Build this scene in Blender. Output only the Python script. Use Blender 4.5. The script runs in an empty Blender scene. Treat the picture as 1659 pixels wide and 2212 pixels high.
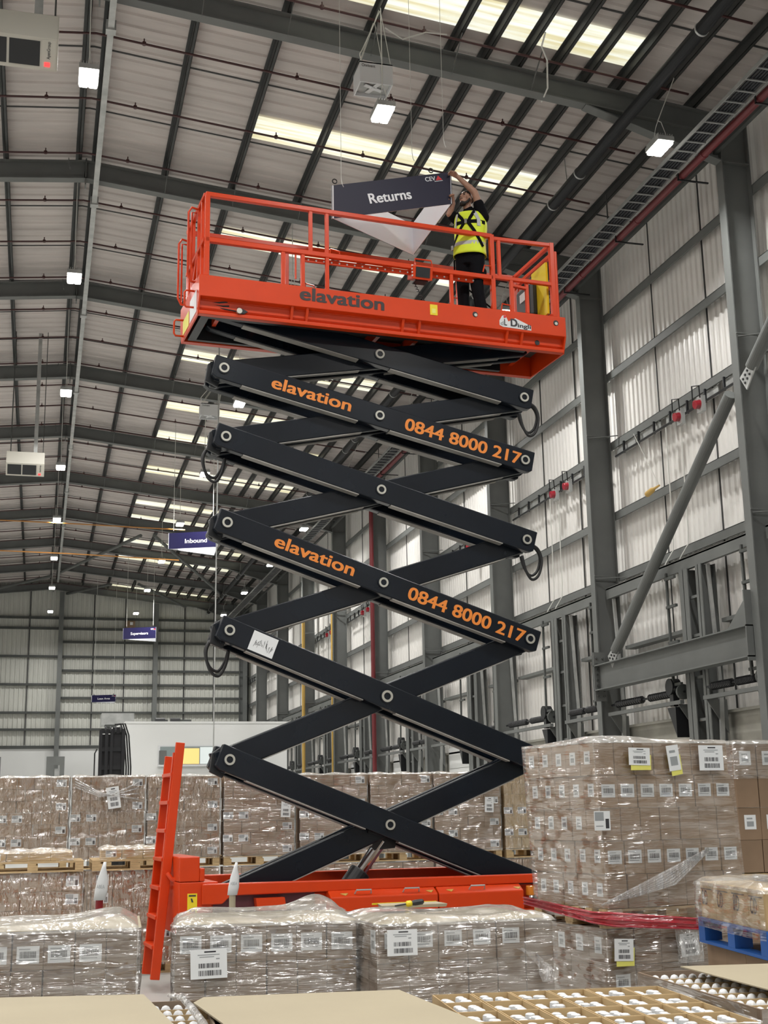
import bpy, math, random
from mathutils import Vector, Matrix
import numpy as np

random.seed(7)
SC = bpy.context.scene
COL = SC.collection
PI = math.pi

# ------------------------------------------------------------------ camera
EYE = Vector((0.0, 0.0, 1.85))
FPX, PITCH, YAW, ROLL = 2794.86, 0.226647, 0.260258, -0.0173467
_cy, _sy, _cp, _sp = math.cos(YAW), math.sin(YAW), math.cos(PITCH), math.sin(PITCH)
FWD = Vector((_sy * _cp, _cy * _cp, _sp))
_rt = Vector((_cy, -_sy, 0.0))
_up = _rt.cross(FWD)
RT = math.cos(ROLL) * _rt + math.sin(ROLL) * _up
UP = -math.sin(ROLL) * _rt + math.cos(ROLL) * _up
cam_data = bpy.data.cameras.new('camera')
cam = bpy.data.objects.new('camera', cam_data)
COL.objects.link(cam)
cam.matrix_world = Matrix(((RT.x, UP.x, -FWD.x, EYE.x), (RT.y, UP.y, -FWD.y, EYE.y),
                           (RT.z, UP.z, -FWD.z, EYE.z), (0, 0, 0, 1)))
cam_data.sensor_fit = 'VERTICAL'
cam_data.sensor_height = 36.0
cam_data.lens = 36.0 * FPX / 2212.0
cam_data.clip_start = 0.05
cam_data.clip_end = 400
SC.camera = cam

# ------------------------------------------------------------------ view, world
SC.view_settings.view_transform = 'Standard'
SC.view_settings.look = 'None'
SC.view_settings.gamma = 1.0
SC.view_settings.use_curve_mapping = False
SC.view_settings.exposure = 1.0
SC.cycles.sample_clamp_indirect = 6.0
SC.cycles.adaptive_threshold = 0.018
SC.cycles.max_bounces = 6
SC.cycles.transparent_max_bounces = 12
SC.cycles.caustics_reflective = False
SC.cycles.caustics_refractive = False
LAMP_E = 9.0
LAMP_W = 100.0
SKY_E = 0.5
world = bpy.data.worlds.new('world')
SC.world = world
world.use_nodes = True
world.node_tree.nodes['Background'].inputs[0].default_value = (0.80, 0.85, 0.92, 1)
world.node_tree.nodes['Background'].inputs[1].default_value = 0.28


# ------------------------------------------------------------------ helpers
def at_x(px, py, X):
    d = (px - 829.5) * RT - (py - 1106) * UP + FPX * FWD
    return EYE + d * ((X - EYE.x) / d.x)


def at_y(px, py, Y):
    d = (px - 829.5) * RT - (py - 1106) * UP + FPX * FWD
    return EYE + d * ((Y - EYE.y) / d.y)


def at_z(px, py, Z):
    d = (px - 829.5) * RT - (py - 1106) * UP + FPX * FWD
    return EYE + d * ((Z - EYE.z) / d.z)


def V(*a):
    return Vector(a)


class MB:
    """Collects faces and links them as one mesh."""

    def __init__(s):
        s.v, s.f, s.m = [], [], []

    def add(s, vs, fs, mi=0):
        b = len(s.v)
        s.v.extend([tuple(p) for p in vs])
        s.f.extend([tuple(i + b for i in f) for f in fs])
        s.m.extend([mi] * len(fs))
        return s

    def hexa(s, p, mi=0):
        return s.add(p, [(0, 3, 2, 1), (4, 5, 6, 7), (0, 1, 5, 4), (1, 2, 6, 5), (2, 3, 7, 6), (3, 0, 4, 7)], mi)

    def box(s, x0, x1, y0, y1, z0, z1, mi=0):
        return s.hexa([(x0, y0, z0), (x1, y0, z0), (x1, y1, z0), (x0, y1, z0),
                       (x0, y0, z1), (x1, y0, z1), (x1, y1, z1), (x0, y1, z1)], mi)

    def bar(s, p, q, w, h, up=(0, 0, 1), mi=0):
        p, q, up = Vector(p), Vector(q), Vector(up)
        d = (q - p).normalized()
        side = d.cross(up)
        if side.length < 1e-5:
            side = d.cross(Vector((0, 1, 0)))
        side.normalize()
        u = side.cross(d)
        a, b = side * w / 2, u * h / 2
        return s.hexa([p - a - b, p + a - b, q + a - b, q - a - b, p - a + b, p + a + b, q + a + b, q - a + b], mi)

    def ibeam(s, p, q, wid, dep, up=(0, 0, 1), tf=0.02, tw=0.014, mi=0):
        p, q, up = Vector(p), Vector(q), Vector(up)
        d = (q - p).normalized()
        side = d.cross(up).normalized()
        u = side.cross(d)
        s.bar(p + u * (dep - tf) / 2, q + u * (dep - tf) / 2, wid, tf, up, mi)
        s.bar(p - u * (dep - tf) / 2, q - u * (dep - tf) / 2, wid, tf, up, mi)
        s.bar(p, q, tw, dep - 2 * tf, up, mi)
        return s

    def tube(s, pts, r, n=8, mi=0, caps=True):
        pts = [Vector(p) for p in pts]
        rr = r if isinstance(r, (list, tuple)) else [r] * len(pts)
        b = len(s.v)
        prev = None
        for i, p in enumerate(pts):
            t = (pts[min(i + 1, len(pts) - 1)] - pts[max(i - 1, 0)])
            if t.length < 1e-9:
                t = Vector((0, 0, 1))
            t.normalize()
            if prev is None:
                a = t.orthogonal().normalized()
            else:
                a = prev - t * prev.dot(t)
                if a.length < 1e-6:
                    a = t.orthogonal()
                a.normalize()
            prev = a
            c = t.cross(a)
            for k in range(n):
                an = 2 * PI * k / n
                s.v.append(tuple(p + (a * math.cos(an) + c * math.sin(an)) * rr[i]))
        for i in range(len(pts) - 1):
            for k in range(n):
                k2 = (k + 1) % n
                s.f.append((b + i * n + k, b + i * n + k2, b + (i + 1) * n + k2, b + (i + 1) * n + k))
                s.m.append(mi)
        if caps:
            s.f.append(tuple(b + k for k in reversed(range(n))))
            s.f.append(tuple(b + (len(pts) - 1) * n + k for k in range(n)))
            s.m += [mi, mi]
        return s

    def cyl(s, p, q, r, r2=None, n=12, mi=0):
        return s.tube([p, q], [r, r if r2 is None else r2], n, mi)

    def prism(s, poly, vec, mi=0):
        n = len(poly)
        vec = Vector(vec)
        a = [Vector(p) for p in poly]
        vs = a + [p + vec for p in a]
        fs = [tuple(reversed(range(n))), tuple(range(n, 2 * n))]
        fs += [(i, (i + 1) % n, n + (i + 1) % n, n + i) for i in range(n)]
        return s.add(vs, fs, mi)

    def grid(s, nu, nv, fn, mi=0):
        b = len(s.v)
        for j in range(nv + 1):
            for i in range(nu + 1):
                s.v.append(tuple(fn(i / nu, j / nv)))
        for j in range(nv):
            for i in range(nu):
                o = b + j * (nu + 1) + i
                s.f.append((o, o + 1, o + nu + 2, o + nu + 1))
                s.m.append(mi)
        return s

    def ball(s, c, r, nu=12, nv=8, mi=0, half=False):
        c = Vector(c)
        r = r if isinstance(r, (list, tuple, Vector)) else (r, r, r)
        rings = []
        lo = 0.0 if half else -PI / 2
        for j in range(nv + 1):
            la = lo + (PI / 2 - lo) * j / nv
            rings.append([(c.x + r[0] * math.cos(la) * math.cos(2 * PI * i / nu),
                           c.y + r[1] * math.cos(la) * math.sin(2 * PI * i / nu), c.z + r[2] * math.sin(la)) for i in range(nu)])
        return s.loft(rings, mi)

    def loft(s, rings, mi=0, caps=True):
        n = len(rings[0])
        b = len(s.v)
        for rg in rings:
            s.v.extend([tuple(p) for p in rg])
        for j in range(len(rings) - 1):
            for i in range(n):
                i2 = (i + 1) % n
                s.f.append((b + j * n + i, b + j * n + i2, b + (j + 1) * n + i2, b + (j + 1) * n + i))
                s.m.append(mi)
        if caps:
            s.f.append(tuple(b + i for i in reversed(range(n))))
            s.f.append(tuple(b + (len(rings) - 1) * n + i for i in range(n)))
            s.m += [mi, mi]
        return s

    def build(s, name, mats, parent=None, smooth=False, bevel=0.0, local=False, off=None):
        me = bpy.data.meshes.new(name)
        vs = s.v
        if off is None and parent is not None and not local:
            r = parent
            while r.parent:
                r = r.parent
            off = r.location
        if off is not None:
            vs = [(p[0] - off[0], p[1] - off[1], p[2] - off[2]) for p in vs]
        me.from_pydata(vs, [], s.f)
        if not isinstance(mats, (list, tuple)):
            mats = [mats]
        for m in mats:
            me.materials.append(m)
        if len(mats) > 1:
            me.polygons.foreach_set('material_index', s.m)
        if smooth:
            me.polygons.foreach_set('use_smooth', [True] * len(me.polygons))
        me.update()
        o = bpy.data.objects.new(name, me)
        COL.objects.link(o)
        if parent is not None:
            o.parent = parent
        if bevel:
            b = o.modifiers.new('edge', 'BEVEL')
            b.width = bevel
            b.segments = 2
            b.limit_method = 'ANGLE'
            b.angle_limit = math.radians(40)
        return o


def spline(pts, k=6):
    """Catmull-Rom points through pts."""
    pts = [Vector(p) for p in pts]
    out = []
    for i in range(len(pts) - 1):
        p0, p1, p2, p3 = pts[max(i - 1, 0)], pts[i], pts[i + 1], pts[min(i + 2, len(pts) - 1)]
        for j in range(k):
            t = j / k
            out.append(0.5 * ((2 * p1) + (p2 - p0) * t + (2 * p0 - 5 * p1 + 4 * p2 - p3) * t * t + (3 * p1 - p0 - 3 * p2 + p3) * t ** 3))
    out.append(pts[-1])
    return out


def tag(o, label, cat, group=None, kind=None):
    if label:
        o['label'] = label
    if cat:
        o['category'] = cat
    if group:
        o['group'] = group
    if kind:
        o['kind'] = kind
    return o


def thing(name, label, cat, loc=(0, 0, 0), rz=0.0, group=None, kind=None):
    o = bpy.data.objects.new(name, None)
    o.empty_display_size = 0.1
    COL.objects.link(o)
    o.location = loc
    o.rotation_euler = (0, 0, rz)
    return tag(o, label, cat, group, kind)


def struct(name, mb, mats, parent=None, smooth=False, label=None, group=None, **k):
    o = mb.build(name, mats, parent, smooth, **k)
    if parent is None:
        o['kind'] = 'structure'
        if label:
            o['label'] = label
        if group:
            o['group'] = group
    return o


def copy_tree(o, parent=None):
    c = o.copy()
    COL.objects.link(c)
    if parent is not None:
        c.parent = parent
    for ch in list(o.children):
        copy_tree(ch, c)
    return c


def text(name, body, mat, parent, origin, xdir, ydir, width=None, height=0.2, bold=0.0, depth=0.0015, align='LEFT', shear=0.0):
    embolden, bold = bold * 0.8, 0.0
    cu = bpy.data.curves.new(name, 'FONT')
    cu.body = body
    cu.size = 1.0
    cu.offset = bold
    cu.extrude = 0.0
    cu.align_x = align
    cu.shear = shear
    cu.materials.append(mat)
    o = bpy.data.objects.new(name, cu)
    COL.objects.link(o)
    bpy.context.view_layer.update()
    dx = max(o.dimensions.x, 1e-3)
    sy = height / 0.7
    sx = (width / dx) if width else sy
    x, y = Vector(xdir).normalized(), Vector(ydir).normalized()
    z = x.cross(y)
    M = Matrix(((x.x * sx, y.x * sy, z.x, origin[0]), (x.y * sx, y.y * sy, z.y, origin[1]),
                (x.z * sx, y.z * sy, z.z, origin[2]), (0, 0, 0, 1)))
    # store as a mesh so that it is plain geometry
    dg = bpy.context.evaluated_depsgraph_get()
    me = bpy.data.meshes.new_from_object(o.evaluated_get(dg))
    if embolden:
        b0 = len(me.vertices)
        vs = [tuple(v.co) for v in me.vertices]
        fs = [tuple(p.vertices) for p in me.polygons]
        V3, F3 = [], []
        for k, (ex, ey) in enumerate(((-1, -.6), (1, -.6), (-1, .6), (1, .6), (0, 0))):
            V3 += [(v[0] + ex * embolden, v[1] + ey * embolden, v[2] + 0.0002 * k) for v in vs]
            F3 += [tuple(i + k * b0 for i in f) for f in fs]
        me.clear_geometry()
        me.from_pydata(V3, [], F3)
    me.transform(M)
    me.materials.clear()
    me.materials.append(mat)
    bpy.data.objects.remove(o)
    t = bpy.data.objects.new(name, me)
    COL.objects.link(t)
    t.parent = parent
    return t


# ------------------------------------------------------------------ materials
def mat(name, col, rough=0.6, metal=0.0, spec=0.5, noise=None, bump=None, emit=None, coat=0.0):
    """noise = (scale, amount, (stretch x,y,z)); bump = (scale, strength, stretch)."""
    m = bpy.data.materials.new(name)
    m.use_nodes = True
    nt = m.node_tree
    b = nt.nodes['Principled BSDF']
    b.inputs['Base Color'].default_value = (*col, 1)
    b.inputs['Roughness'].default_value = rough
    b.inputs['Metallic'].default_value = metal
    b.inputs['Specular IOR Level'].default_value = spec
    if coat:
        b.inputs['Coat Weight'].default_value = coat
        b.inputs['Coat Roughness'].default_value = 0.15
    tc = None

    def coords(st):
        t = nt.nodes.new('ShaderNodeTexCoord')
        mp = nt.nodes.new('ShaderNodeMapping')
        mp.inputs['Scale'].default_value = st
        nt.links.new(t.outputs['Object'], mp.inputs[0])
        return mp.outputs[0]
    if noise:
        n = nt.nodes.new('ShaderNodeTexNoise')
        n.inputs['Scale'].default_value = noise[0]
        n.inputs['Detail'].default_value = 5
        nt.links.new(coords(noise[2] if len(noise) > 2 else (1, 1, 1)), n.inputs['Vector'])
        r = nt.nodes.new('ShaderNodeValToRGB')
        a = noise[1]
        r.color_ramp.elements[0].position = 0.3
        r.color_ramp.elements[1].position = 0.7
        r.color_ramp.elements[0].color = (*[max(0, c * (1 - a)) for c in col], 1)
        r.color_ramp.elements[1].color = (*[min(1, c * (1 + a)) for c in col], 1)
        nt.links.new(n.outputs[0], r.inputs[0])
        nt.links.new(r.outputs[0], b.inputs['Base Color'])
    if bump:
        n = nt.nodes.new('ShaderNodeTexNoise')
        n.inputs['Scale'].default_value = bump[0]
        n.inputs['Detail'].default_value = 4
        nt.links.new(coords(bump[2] if len(bump) > 2 else (1, 1, 1)), n.inputs['Vector'])
        bp = nt.nodes.new('ShaderNodeBump')
        bp.inputs['Strength'].default_value = bump[1]
        bp.inputs['Distance'].default_value = 0.02
        nt.links.new(n.outputs[0], bp.inputs['Height'])
        nt.links.new(bp.outputs[0], b.inputs['Normal'])
    if emit:
        b.inputs['Emission Color'].default_value = (*emit[0], 1)
        b.inputs['Emission Strength'].default_value = emit[1]
    return m


def film_mat(name, tint, haze, stretch, gloss=0.16, rough=0.16, bump=0.5, fine=(1, 1, 1)):
    """Thin stretch film: mostly clear, milky where it doubles up, with glossy wrinkles that catch the lamps."""
    m = bpy.data.materials.new(name)
    m.use_nodes = True
    nt = m.node_tree
    nt.nodes.clear()
    N = nt.nodes.new
    L = nt.links.new
    out = N('ShaderNodeOutputMaterial')
    tr = N('ShaderNodeBsdfTransparent')
    di = N('ShaderNodeBsdfDiffuse')
    di.inputs[0].default_value = (*tint, 1)
    gl = N('ShaderNodeBsdfGlossy')
    gl.inputs['Roughness'].default_value = rough
    gl.inputs[0].default_value = (0.95, 0.95, 0.95, 1)
    tc = N('ShaderNodeTexCoord')

    def noise(st, scale, detail, dist):
        mp = N('ShaderNodeMapping')
        mp.inputs['Scale'].default_value = st
        L(tc.outputs['Object'], mp.inputs[0])
        n = N('ShaderNodeTexNoise')
        n.inputs['Scale'].default_value = scale
        n.inputs['Detail'].default_value = detail
        n.inputs['Roughness'].default_value = 0.6
        n.inputs['Distortion'].default_value = dist
        L(mp.outputs[0], n.inputs['Vector'])
        return n.outputs[0]
    n1 = noise(stretch, 3.0, 2, 0.5)
    n2 = noise(fine, 3.0, 1, 0.6)
    n3 = noise((0.6, 0.6, 1.6), 2.5, 2, 0.3)       # where the film lies taut or slack
    mr = N('ShaderNodeMapRange')
    mr.inputs['From Min'].default_value = 0.46
    mr.inputs['From Max'].default_value = 0.78
    mr.inputs['To Min'].default_value = haze[0]
    mr.inputs['To Max'].default_value = haze[1]
    L(n1, mr.inputs[0])
    mx = N('ShaderNodeMixShader')
    L(mr.outputs[0], mx.inputs[0])
    L(tr.outputs[0], mx.inputs[1])
    L(di.outputs[0], mx.inputs[2])
    slack = N('ShaderNodeMapRange')
    slack.inputs['From Min'].default_value = 0.38
    slack.inputs['From Max'].default_value = 0.62
    slack.inputs['To Min'].default_value = 0.15
    slack.inputs['To Max'].default_value = 1.0
    L(n3, slack.inputs[0])
    add = N('ShaderNodeMath')
    add.operation = 'ADD'
    L(n1, add.inputs[0])
    m2 = N('ShaderNodeMath')
    m2.operation = 'MULTIPLY'
    m2.inputs[1].default_value = 0.35
    L(n2, m2.inputs[0])
    L(m2.outputs[0], add.inputs[1])
    ml = N('ShaderNodeMath')
    ml.operation = 'MULTIPLY'
    L(add.outputs[0], ml.inputs[0])
    L(slack.outputs[0], ml.inputs[1])
    bp = N('ShaderNodeBump')
    bp.inputs['Strength'].default_value = 1.0
    bp.inputs['Distance'].default_value = bump
    L(ml.outputs[0], bp.inputs['Height'])
    L(bp.outputs[0], gl.inputs['Normal'])
    mx2 = N('ShaderNodeMixShader')
    lw = N('ShaderNodeLayerWeight')
    lw.inputs[0].default_value = 0.5
    p3 = N('ShaderNodeMath')
    p3.operation = 'POWER'
    p3.inputs[1].default_value = 3.0
    L(lw.outputs['Facing'], p3.inputs[0])
    ma = N('ShaderNodeMath')
    ma.operation = 'MULTIPLY_ADD'
    ma.inputs[1].default_value = 0.6
    ma.inputs[2].default_value = gloss
    ma.use_clamp = True
    L(p3.outputs[0], ma.inputs[0])
    L(ma.outputs[0], mx2.inputs[0])
    L(mx.outputs[0], mx2.inputs[1])
    L(gl.outputs[0], mx2.inputs[2])
    L(mx2.outputs[0], out.inputs[0])
    return m


M = {}
M['steel'] = mat('steel', (0.14, 0.147, 0.142), 0.55, noise=(1.5, 0.10), spec=0.35)
M['steel_dark'] = mat('steel_dark', (0.075, 0.08, 0.076), 0.55, noise=(2, 0.15), spec=0.3)
M['purlin'] = mat('purlin_steel', (0.045, 0.047, 0.046), 0.5, noise=(2, 0.2), spec=0.3)
M['galv'] = mat('galvanised', (0.42, 0.43, 0.42), 0.42, 0.35, noise=(4, 0.18))
M['liner'] = mat('liner', (0.52, 0.475, 0.45), 0.55, noise=(0.8, 0.10, (1, 5, 1)))
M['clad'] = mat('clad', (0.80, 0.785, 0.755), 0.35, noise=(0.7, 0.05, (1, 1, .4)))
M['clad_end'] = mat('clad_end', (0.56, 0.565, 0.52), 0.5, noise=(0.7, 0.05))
M['tray'] = mat('tray_steel', (0.25, 0.255, 0.25), 0.5, noise=(3, 0.15), spec=0.35)
M['strip_pale'] = mat('pale_strip_grey', (0.30, 0.285, 0.26), 0.55, noise=(3, 0.25))  # pale tone for the bright strips under the arms
M['joint'] = mat('joint', (0.05, 0.05, 0.05), 0.7)
M['white_wall'] = mat('white_wall', (0.70, 0.71, 0.70), 0.5, noise=(0.5, 0.02))
M['concrete'] = mat('concrete', (0.33, 0.32, 0.28), 0.85, noise=(1.2, 0.25, (1, 1, 2)))
M['floor'] = mat('floor', (0.42, 0.42, 0.40), 0.35, noise=(0.5, 0.15))
M['sprinkler'] = mat('sprinkler', (0.055, 0.016, 0.016), 0.45)
M['redpipe'] = mat('redpipe', (0.13, 0.012, 0.016), 0.45)
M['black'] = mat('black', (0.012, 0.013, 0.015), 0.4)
M['blackpipe'] = mat('blackpipe', (0.010, 0.011, 0.013), 0.5, spec=0.25)
M['rubber'] = mat('rubber', (0.01, 0.01, 0.011), 0.55)
M['orange'] = mat('orange_paint', (0.60, 0.046, 0.0045), 0.32, noise=(3, 0.04), spec=0.4)
M['navy'] = mat('navy_paint', (0.0055, 0.0085, 0.014), 0.26, noise=(2, 0.15), spec=0.36)
M['letter_orange'] = mat('letter_orange', (0.78, 0.24, 0.035), 0.5)
M['letter_dark'] = mat('letter_dark', (0.03, 0.02, 0.02), 0.5)
M['white'] = mat('white_plastic', (0.66, 0.67, 0.68), 0.4)
M['paper'] = mat('paper', (0.75, 0.77, 0.78), 0.6)
M['ink'] = mat('ink', (0.035, 0.035, 0.04), 0.6)
M['grey_ink'] = mat('grey_ink', (0.30, 0.32, 0.33), 0.6)
M['yellow'] = mat('yellow', (0.78, 0.60, 0.02), 0.45)
M['note'] = mat('yellow_note', (0.75, 0.72, 0.16), 0.6)
M['chrome'] = mat('chrome', (0.75, 0.75, 0.75), 0.12, 1.0)
M['ring'] = mat('ring_metal', (0.55, 0.54, 0.48), 0.35, 0.6)
M['card'] = mat('cardboard', (0.325, 0.218, 0.135), 0.75, noise=(3, 0.10), spec=0.3)
M['card_b'] = mat('cardboard_grey', (0.235, 0.172, 0.122), 0.75, noise=(3, 0.10), spec=0.3)
M['card_dark'] = mat('cardboard_brown', (0.25, 0.17, 0.11), 0.75, noise=(3, 0.12), spec=0.3)
M['card_in'] = mat('cardboard_tan', (0.50, 0.36, 0.19), 0.75, noise=(5, 0.08), spec=0.3)
M['sheet'] = mat('card_sheet', (0.37, 0.32, 0.225), 0.7, noise=(2, 0.04), spec=0.3)
M['wood'] = mat('wood', (0.50, 0.36, 0.19), 0.75, noise=(6, 0.25, (1, 6, 6)))
M['blue'] = mat('blue_paint', (0.012, 0.09, 0.33), 0.5, noise=(3, 0.15))
M['heater'] = mat('heater_white', (0.52, 0.50, 0.44), 0.5)
M['sign_navy'] = mat('sign_navy', (0.017, 0.016, 0.036), 0.5, spec=0.3)
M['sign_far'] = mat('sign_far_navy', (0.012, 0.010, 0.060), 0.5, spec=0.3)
M['sign_white'] = mat('sign_white', (0.78, 0.79, 0.82), 0.5)
M['logo_red'] = mat('logo_red', (0.6, 0.02, 0.03), 0.5)
M['skin'] = mat('skin', (0.34, 0.185, 0.125), 0.55, noise=(30, 0.08))
M['hair'] = mat('hair', (0.012, 0.009, 0.008), 0.7)
M['cloth_black'] = mat('cloth_black', (0.006, 0.006, 0.0075), 0.95, spec=0.1, bump=(14, 0.6))
M['hivis'] = mat('hivis', (0.66, 0.78, 0.035), 0.7, bump=(10, 0.35))
M['reflect'] = mat('reflective', (0.42, 0.43, 0.42), 0.5)
M['red_post'] = mat('red_post', (0.20, 0.008, 0.012), 0.35)
M['red_glass'] = mat('red_glass', (0.34, 0.012, 0.025), 0.15, coat=0.5)
M['amber'] = mat('amber', (0.62, 0.20, 0.02), 0.12, coat=0.6)
M['gas_yellow'] = mat('gas_yellow', (0.52, 0.33, 0.08), 0.5)
M['orange_line'] = mat('orange_line', (0.50, 0.22, 0.05), 0.5)
M['cable_white'] = mat('cable_white', (0.62, 0.62, 0.58), 0.5)
M['wire'] = mat('wire', (0.52, 0.52, 0.50), 0.5)
M['maroon'] = mat('maroon', (0.10, 0.02, 0.03), 0.4)
M['cable_dark'] = mat('cable_dark', (0.02, 0.022, 0.028), 0.6)
M['glass'] = mat('glass_pane', (0.25, 0.30, 0.30), 0.08)
M['screen'] = mat('lit_window', (0.5, 0.4, 0.1), 0.5, emit=((1.0, 0.60, 0.24), 0.42))
M['screen2'] = mat('lit_office', (0.5, 0.5, 0.5), 0.5, emit=((0.72, 0.86, 0.84), 0.26))
M['lamp'] = mat('lamp_lens', (0.9, 0.9, 0.9), 0.4, emit=((1.0, 0.97, 0.90), LAMP_E))
M['led_red'] = mat('led_red', (0.6, 0.02, 0.02), 0.4, emit=((1, 0.03, 0.03), 1.5))
M['film'] = film_mat('film_horizontal', (0.78, 0.76, 0.73), (0.0, 0.24), (0.5, 0.5, 6.0), 0.20, 0.16, 0.075, (1.0, 1.0, 16))
M['film_v'] = film_mat('film_crinkled', (0.80, 0.76, 0.70), (0.0, 0.26), (5.0, 5.0, 1.2), 0.20, 0.16, 0.10, (9, 9, 5))
M['film_top'] = film_mat('film_top', (0.80, 0.76, 0.68), (0.18, 0.62), (1.6, 1.6, 1.6), 0.09, 0.20, 0.06, (4, 4, 4))
M['film_bag'] = film_mat('film_bag', (0.8, 0.8, 0.8), (0.10, 0.6), (6, 6, 2), 0.2, 0.16, 0.10, (14, 14, 6))
M['film_red'] = film_mat('film_red', (0.50, 0.02, 0.04), (0.75, 0.98), (2, 2, 12), 0.08, 0.2, 0.03, (3, 3, 20))


def sky_mat():
    """Rooflight sheet: daylight comes through it, whiter and yellower in bands."""
    m = bpy.data.materials.new('rooflight')
    m.use_nodes = True
    nt = m.node_tree
    b = nt.nodes['Principled BSDF']
    b.inputs['Base Color'].default_value = (0.6, 0.58, 0.5, 1)
    b.inputs['Roughness'].default_value = 0.4
    tc = nt.nodes.new('ShaderNodeTexCoord')
    mp = nt.nodes.new('ShaderNodeMapping')
    mp.inputs['Scale'].default_value = (0.25, 5.0, 1)
    nt.links.new(tc.outputs['Object'], mp.inputs[0])
    n = nt.nodes.new('ShaderNodeTexNoise')
    n.inputs['Scale'].default_value = 1.6
    n.inputs['Detail'].default_value = 3
    nt.links.new(mp.outputs[0], n.inputs['Vector'])
    r = nt.nodes.new('ShaderNodeValToRGB')
    r.color_ramp.elements[0].position = 0.38
    r.color_ramp.elements[0].color = (0.62, 0.56, 0.30, 1)
    r.color_ramp.elements[1].position = 0.62
    r.color_ramp.elements[1].color = (0.86, 0.90, 0.82, 1)
    nt.links.new(n.outputs[0], r.inputs[0])
    nt.links.new(r.outputs[0], b.inputs['Emission Color'])
    b.inputs['Emission Strength'].default_value = SKY_E
    return m


M['sky'] = sky_mat()

# ================================================================== BUILDING
RX, SL = 0.45, 0.105                       # ridge position, roof slope
BAY0, BAY = 18.5, 6.28
FRAMES = [BAY0 + BAY * i for i in range(-8, 10)]
Y0 = -33.0
K0 = 8                                     # index of the first frame in view
YEND = FRAMES[-1]
WX = 11.9                                  # inside of the cladding


def zr(x, z0):
    return z0 - SL * abs(x - RX)


floor = struct('floor', MB().box(-11.2, 12.1, Y0, YEND + 0.4, -0.15, 0.0), M['floor'],
               label='grey concrete warehouse floor')


def ribs(a0, a1, pitch, depth):
    """Profile of a ribbed sheet along one axis: list of (position, offset)."""
    out, a = [], a0
    while a < a1:
        out += [(a, 0.0), (a + pitch * 0.55, 0.0), (a + pitch * 0.65, depth), (a + pitch * 0.9, depth)]
        a += pitch
    out.append((a1, 0.0))
    return out


# ceiling: two ribbed liner slopes, lap joints every 2.1 m
for nm, xe in (('ceiling', 12.0), ('ceiling', -11.1)):
    mb = MB()
    pr = ribs(Y0, YEND + 0.3, 0.35, 0.028)
    vs, fs = [], []
    for (y, d) in pr:
        vs += [(RX, y, 15.055 - d), (xe, y, zr(xe, 15.055) - d)]
    fs = [(2 * i, 2 * i + 1, 2 * i + 3, 2 * i + 2) for i in range(len(pr) - 1)]
    mb.add(vs, fs, 0)
    y = 20.9 - 2.1 * 25
    while y < YEND:
        mb.bar((RX, y, 15.02), (xe, y, zr(xe, 15.02)), 0.035, 0.014, mi=1)
        y += 2.1
    o = struct(nm, mb, [M['liner'], M['joint']], label='ribbed pinkish grey roof liner sheets')

# purlins
PX = [0.3, 0.62, 2.04, 3.43, 4.82, 6.21, 6.80, 7.41, 8.0, 8.6, 9.2, 9.95, 10.65, 11.35, -1.12, -2.6, -4.1, -5.6, -7.1, -8.6, -10.0]
for x in PX:
    z = zr(x, 14.82)
    mb = MB()
    y0, y1 = (Y0, YEND) if x > -3 else (6, YEND)
    mb.box(x - 0.004, x + 0.004, y0, y1, z + .03, z + 0.232)
    mb.box(x - 0.004, x + 0.06, y0, y1, z + .03, z + 0.036)
    mb.box(x + 0.052, x + 0.06, y0, y1, z + .03, z + 0.05)
    mb.box(x - 0.06, x + 0.004, y0, y1, z + 0.19, z + 0.20)
    struct('purlin', mb, M['purlin'], label='grey steel purlin under the roof sheets', group='roof purlins')

# portal frames: rafters and columns
for i, y in enumerate(FRAMES):
    if y < -5:
        continue
    mb = MB()
    mb.ibeam((RX - 0.02, y, 14.62), (11.4, y, zr(11.4, 14.62)), 0.2, 0.4, tf=0.022)
    mb.ibeam((RX + 0.02, y, 14.62), (-10.6, y, zr(-10.6, 14.62)), 0.2, 0.4, tf=0.022)
    # haunch at the eaves
    for sx, ex, hx in ((1, 11.1, 8.6), (-1, -10.2, -7.7)):
        zb = zr(hx, 14.42)
        ze = 12.82
        mb.prism([(hx, y - 0.007, zb), (ex, y - 0.007, ze), (ex, y - 0.007, zr(ex, 14.44))], (0, 0.014, 0))
        mb.bar((hx, y, zb - 0.01), (ex, y, ze - 0.01), 0.2, 0.022)
    # apex plate
    mb.box(RX - 0.012, RX + 0.012, y - 0.1, y + 0.1, 14.28, 14.86)
    for dx in (-0.35, 0.22):
        mb.bar((RX + dx, y - 0.1, 14.8), (RX + dx * 0.9, y - 0.45, 14.42), 0.05, 0.012, up=(1, 0, 0))
    for k in range(8):
        x = 2.04 + 1.39 * k
        if x < 8.4:
            mb.bar((x, y - 0.06, zr(x, 14.42)), (x + 0.02, y - 0.62, zr(x, 14.84)), 0.04, 0.008, up=(1, 0, 0))
    struct('rafter', mb, M['steel'], label='grey steel portal rafter with haunched eaves', group='portal rafters')
    mb = MB()
    mb.ibeam((11.375, y, 0), (11.375, y, 13.55), 0.21, 0.55, up=(1, 0, 0), tf=0.02, tw=0.013)
    mb.box(11.12, 11.63, y - 0.1, y + 0.1, 12.78, 12.8)
    for z in (9.55, 6.5):
        mb.bar((11.1, y - 0.11, z + 0.06), (11.64, y - 0.11, z + 0.04), 0.03, 0.02)
        mb.bar((11.14, y - 0.1, z), (11.64, y - 0.5, z - 0.02), 0.04, 0.012)
    struct('column', mb, M['steel'], label='grey steel wall column', group='wall columns')

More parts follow.
